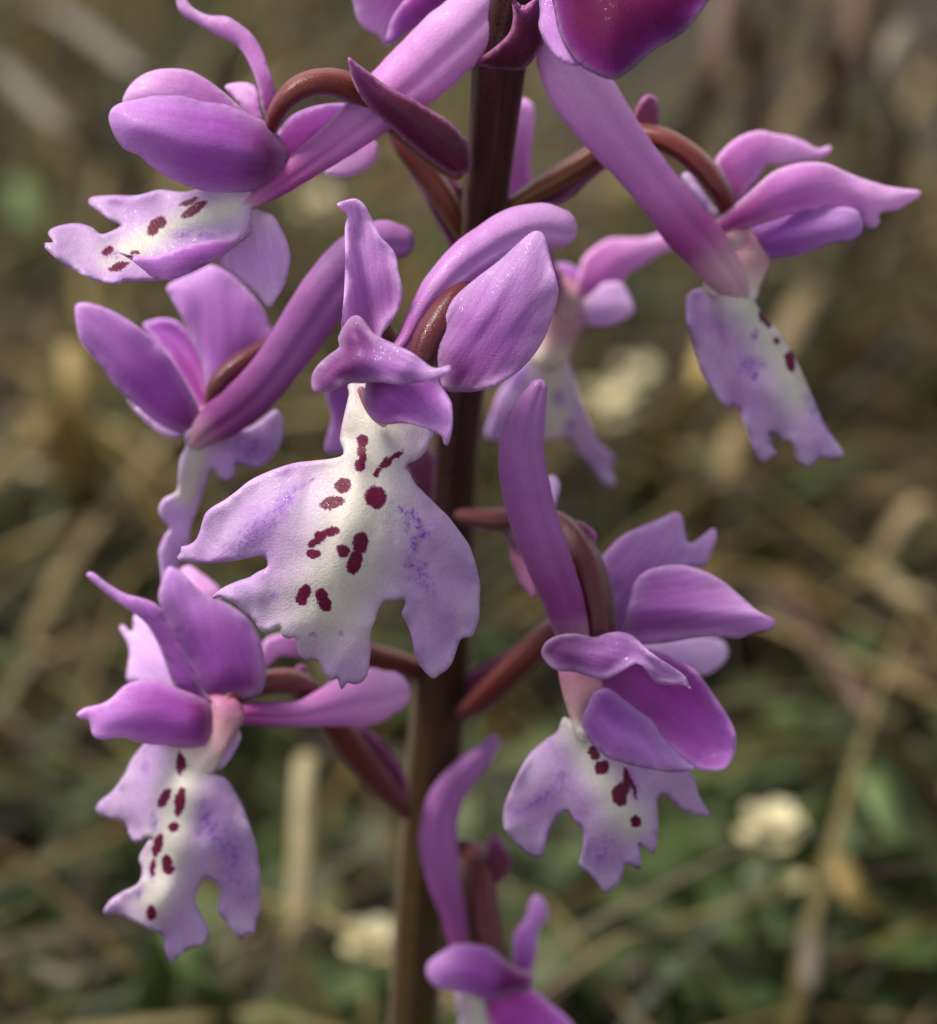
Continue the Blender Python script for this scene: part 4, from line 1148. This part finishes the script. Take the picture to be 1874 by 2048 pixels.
# ---- flower behind the front lip (only glimpses) ----------------------------------------
f = Flower('G', (1250, 500, -480), 30, 'hidden flower behind the front lip')
f.tube('ovary', OVARYB, [(1240,490,-480,52),(1350,510,-500,58),(1450,545,-540,60),(1560,575,-590,58),(1690,615,-640,44)], ridges=6, ramp=.05)
f.petal([(915,590),(930,470),(1000,430),(1120,430),(1260,470),(1250,530),(1100,540),(1010,530),(960,570)], (920, 560, -440), PINK, 'sepal', base=(1250, 500, -480), bulge=12, step=9)
f.petal([(680,890),(700,780),(780,770),(800,900),(790,1050),(790,1140),(730,1160),(685,1150),(680,1110),(708,1000)], (700, 1150, -380), PURPLE, 'petal', reg='D', base=(780, 780, -380), bulge=10, step=8)
f.petal([(1300,250),(1400,200),(1480,260),(1480,420),(1440,520),(1370,420)], (1340, 250, -330), BRACTP, 'bract', reg='E', base=(1460, 500, -460), bulge=10, step=8)
f.petal([(640,1620),(720,1600),(820,1680),(800,1800),(700,1760)], (700, 1610, -420), PINK, 'petal', reg='D', base=(820, 1760, -470), bulge=10, step=8)

# ---- rear right flower (glimpses) --------------------------------------------------------
f = Flower('I', (700, 60, -520), 26, 'rear right flower behind the lower right one')
f.petal([(900,120),(1100,130),(1200,112),(1330,100),(1450,95),(1530,120),(1557,180),(1530,240),(1470,290),(1410,312),(1300,270),(1100,210),(900,180)], (1540, 180, -520), PALE, 'petal', base=(760, 120, -520), bulge=26, step=8)
f.tube('ovary', OVARYB, [(640,20,-500,50),(560,70,-505,72),(440,190,-520,80),(300,330,-550,80),(170,450,-590,70),(60,520,-630,46)], ridges=6, ramp=.05)
f.petal([(30,430),(60,340),(180,250),(320,170),(440,90),(540,60),(520,200),(400,320),(270,430),(150,530),(60,580)], (530, 80, -540), BRACTP, 'bract', base=(50, 540, -640), bulge=-12, step=8, lay=-26)

# ---- top: flower above at left, and bud with painted-in shade at right ------------------------------------
f = Flower('B', (420, -160, -240), 30, 'upper flower cut by the top edge')
f.petal([(110,-80),(130,10),(150,90),(190,140),(240,165),(280,215),(320,190),(400,120),(500,40),(560,-40),(480,-160),(280,-180)], (230, 170, -300), PINK, 'petal', bulge=30, step=9)
f.petal([(290,210),(300,100),(380,-20),(480,-140),(600,-140),(560,0),(430,110)], (300, 200, -270), MAGENTA, 'petal', bulge=14, step=9, lay=20)
f.tube('ovary', OVARY, [(440,-170,-240,44),(560,-230,-200,56),(700,-240,-160,56),(860,-180,-120,40)], ridges=6, ramp=.05)
f = Flower('B', (1120, -220, -40), 36, 'upper bud over the stem, underside shade in its colour')
f.petal([(985,-120),(985,-20),(992,60),(985,120),(1010,190),(1050,250),(1110,297),(1180,303),(1260,250),(1340,60),(1360,-120),(1200,-220)], (1130, 295, 60), PURPLE, 'sepal', bulge=60, step=9, lay=10)
f.petal([(1050,-180),(1060,60),(1100,200),(1180,305),(1230,335),(1290,362),(1340,367),(1400,332),(1470,272),(1540,217),(1620,172),(1690,112),(1750,30),(1800,-60),(1700,-200),(1400,-260)], (1330, 360, 90), BUD_SHADED, 'sepal', bulge=110, step=9, lay=34, ruffle=5)
f.tube('ovary', OVARY, [(1120,-240,-50,60),(1040,-270,-60,60),(950,-200,-80,50),(900,-80,-110,40)], ridges=6, ramp=.05)
f.petal([(850,-40),(905,25),(950,5),(985,-20),(1000,60),(1000,120),(1012,195),(945,295),(880,330),(760,320),(690,290),(780,220),(850,150),(868,60)], (960, 0, -60), BRACT, 'bract', base=(820, 320, -170), bulge=40, step=9, lay=30)

# ---- young buds at the tip of the spike ---------------------------------------------------
for k in range(7):
    a = k * 2.4
    y = -170 - 38 * k
    sx, sy, sw, sr = stem_at(y)
    L = 120 - 11 * k
    dx, dw = math.cos(a), math.sin(a)
    b = tube('bud', SPURD, orchid, [(sx + dx * sr * .5, y + 10, sw + dw * sr * .5, 10), (sx + dx * L * .35, y - L * .25, sw + dw * L * .3, 20 - k),
        (sx + dx * L * .65, y - L * .6, sw + dw * L * .5, 27 - 2 * k), (sx + dx * L * .75, y - L, sw + dw * L * .55, 12)], step=8, nseg=14)
    sheet('bract', BRACT, b, 'S', [(sx + dx * 8 - 12, y + 26), (sx + dx * 8 + 12, y + 26), (sx + dx * L * .4 + 11, y - L * .2), (sx + dx * L * .6, y - L * .7), (sx + dx * L * .4 - 11, y - L * .2)],
        (sx + dx * 8, y + 26, sw + dw * sr), (sx + dx * L * .6, y - L * .7, sw + dw * (L * .5 + 28)), step=8)
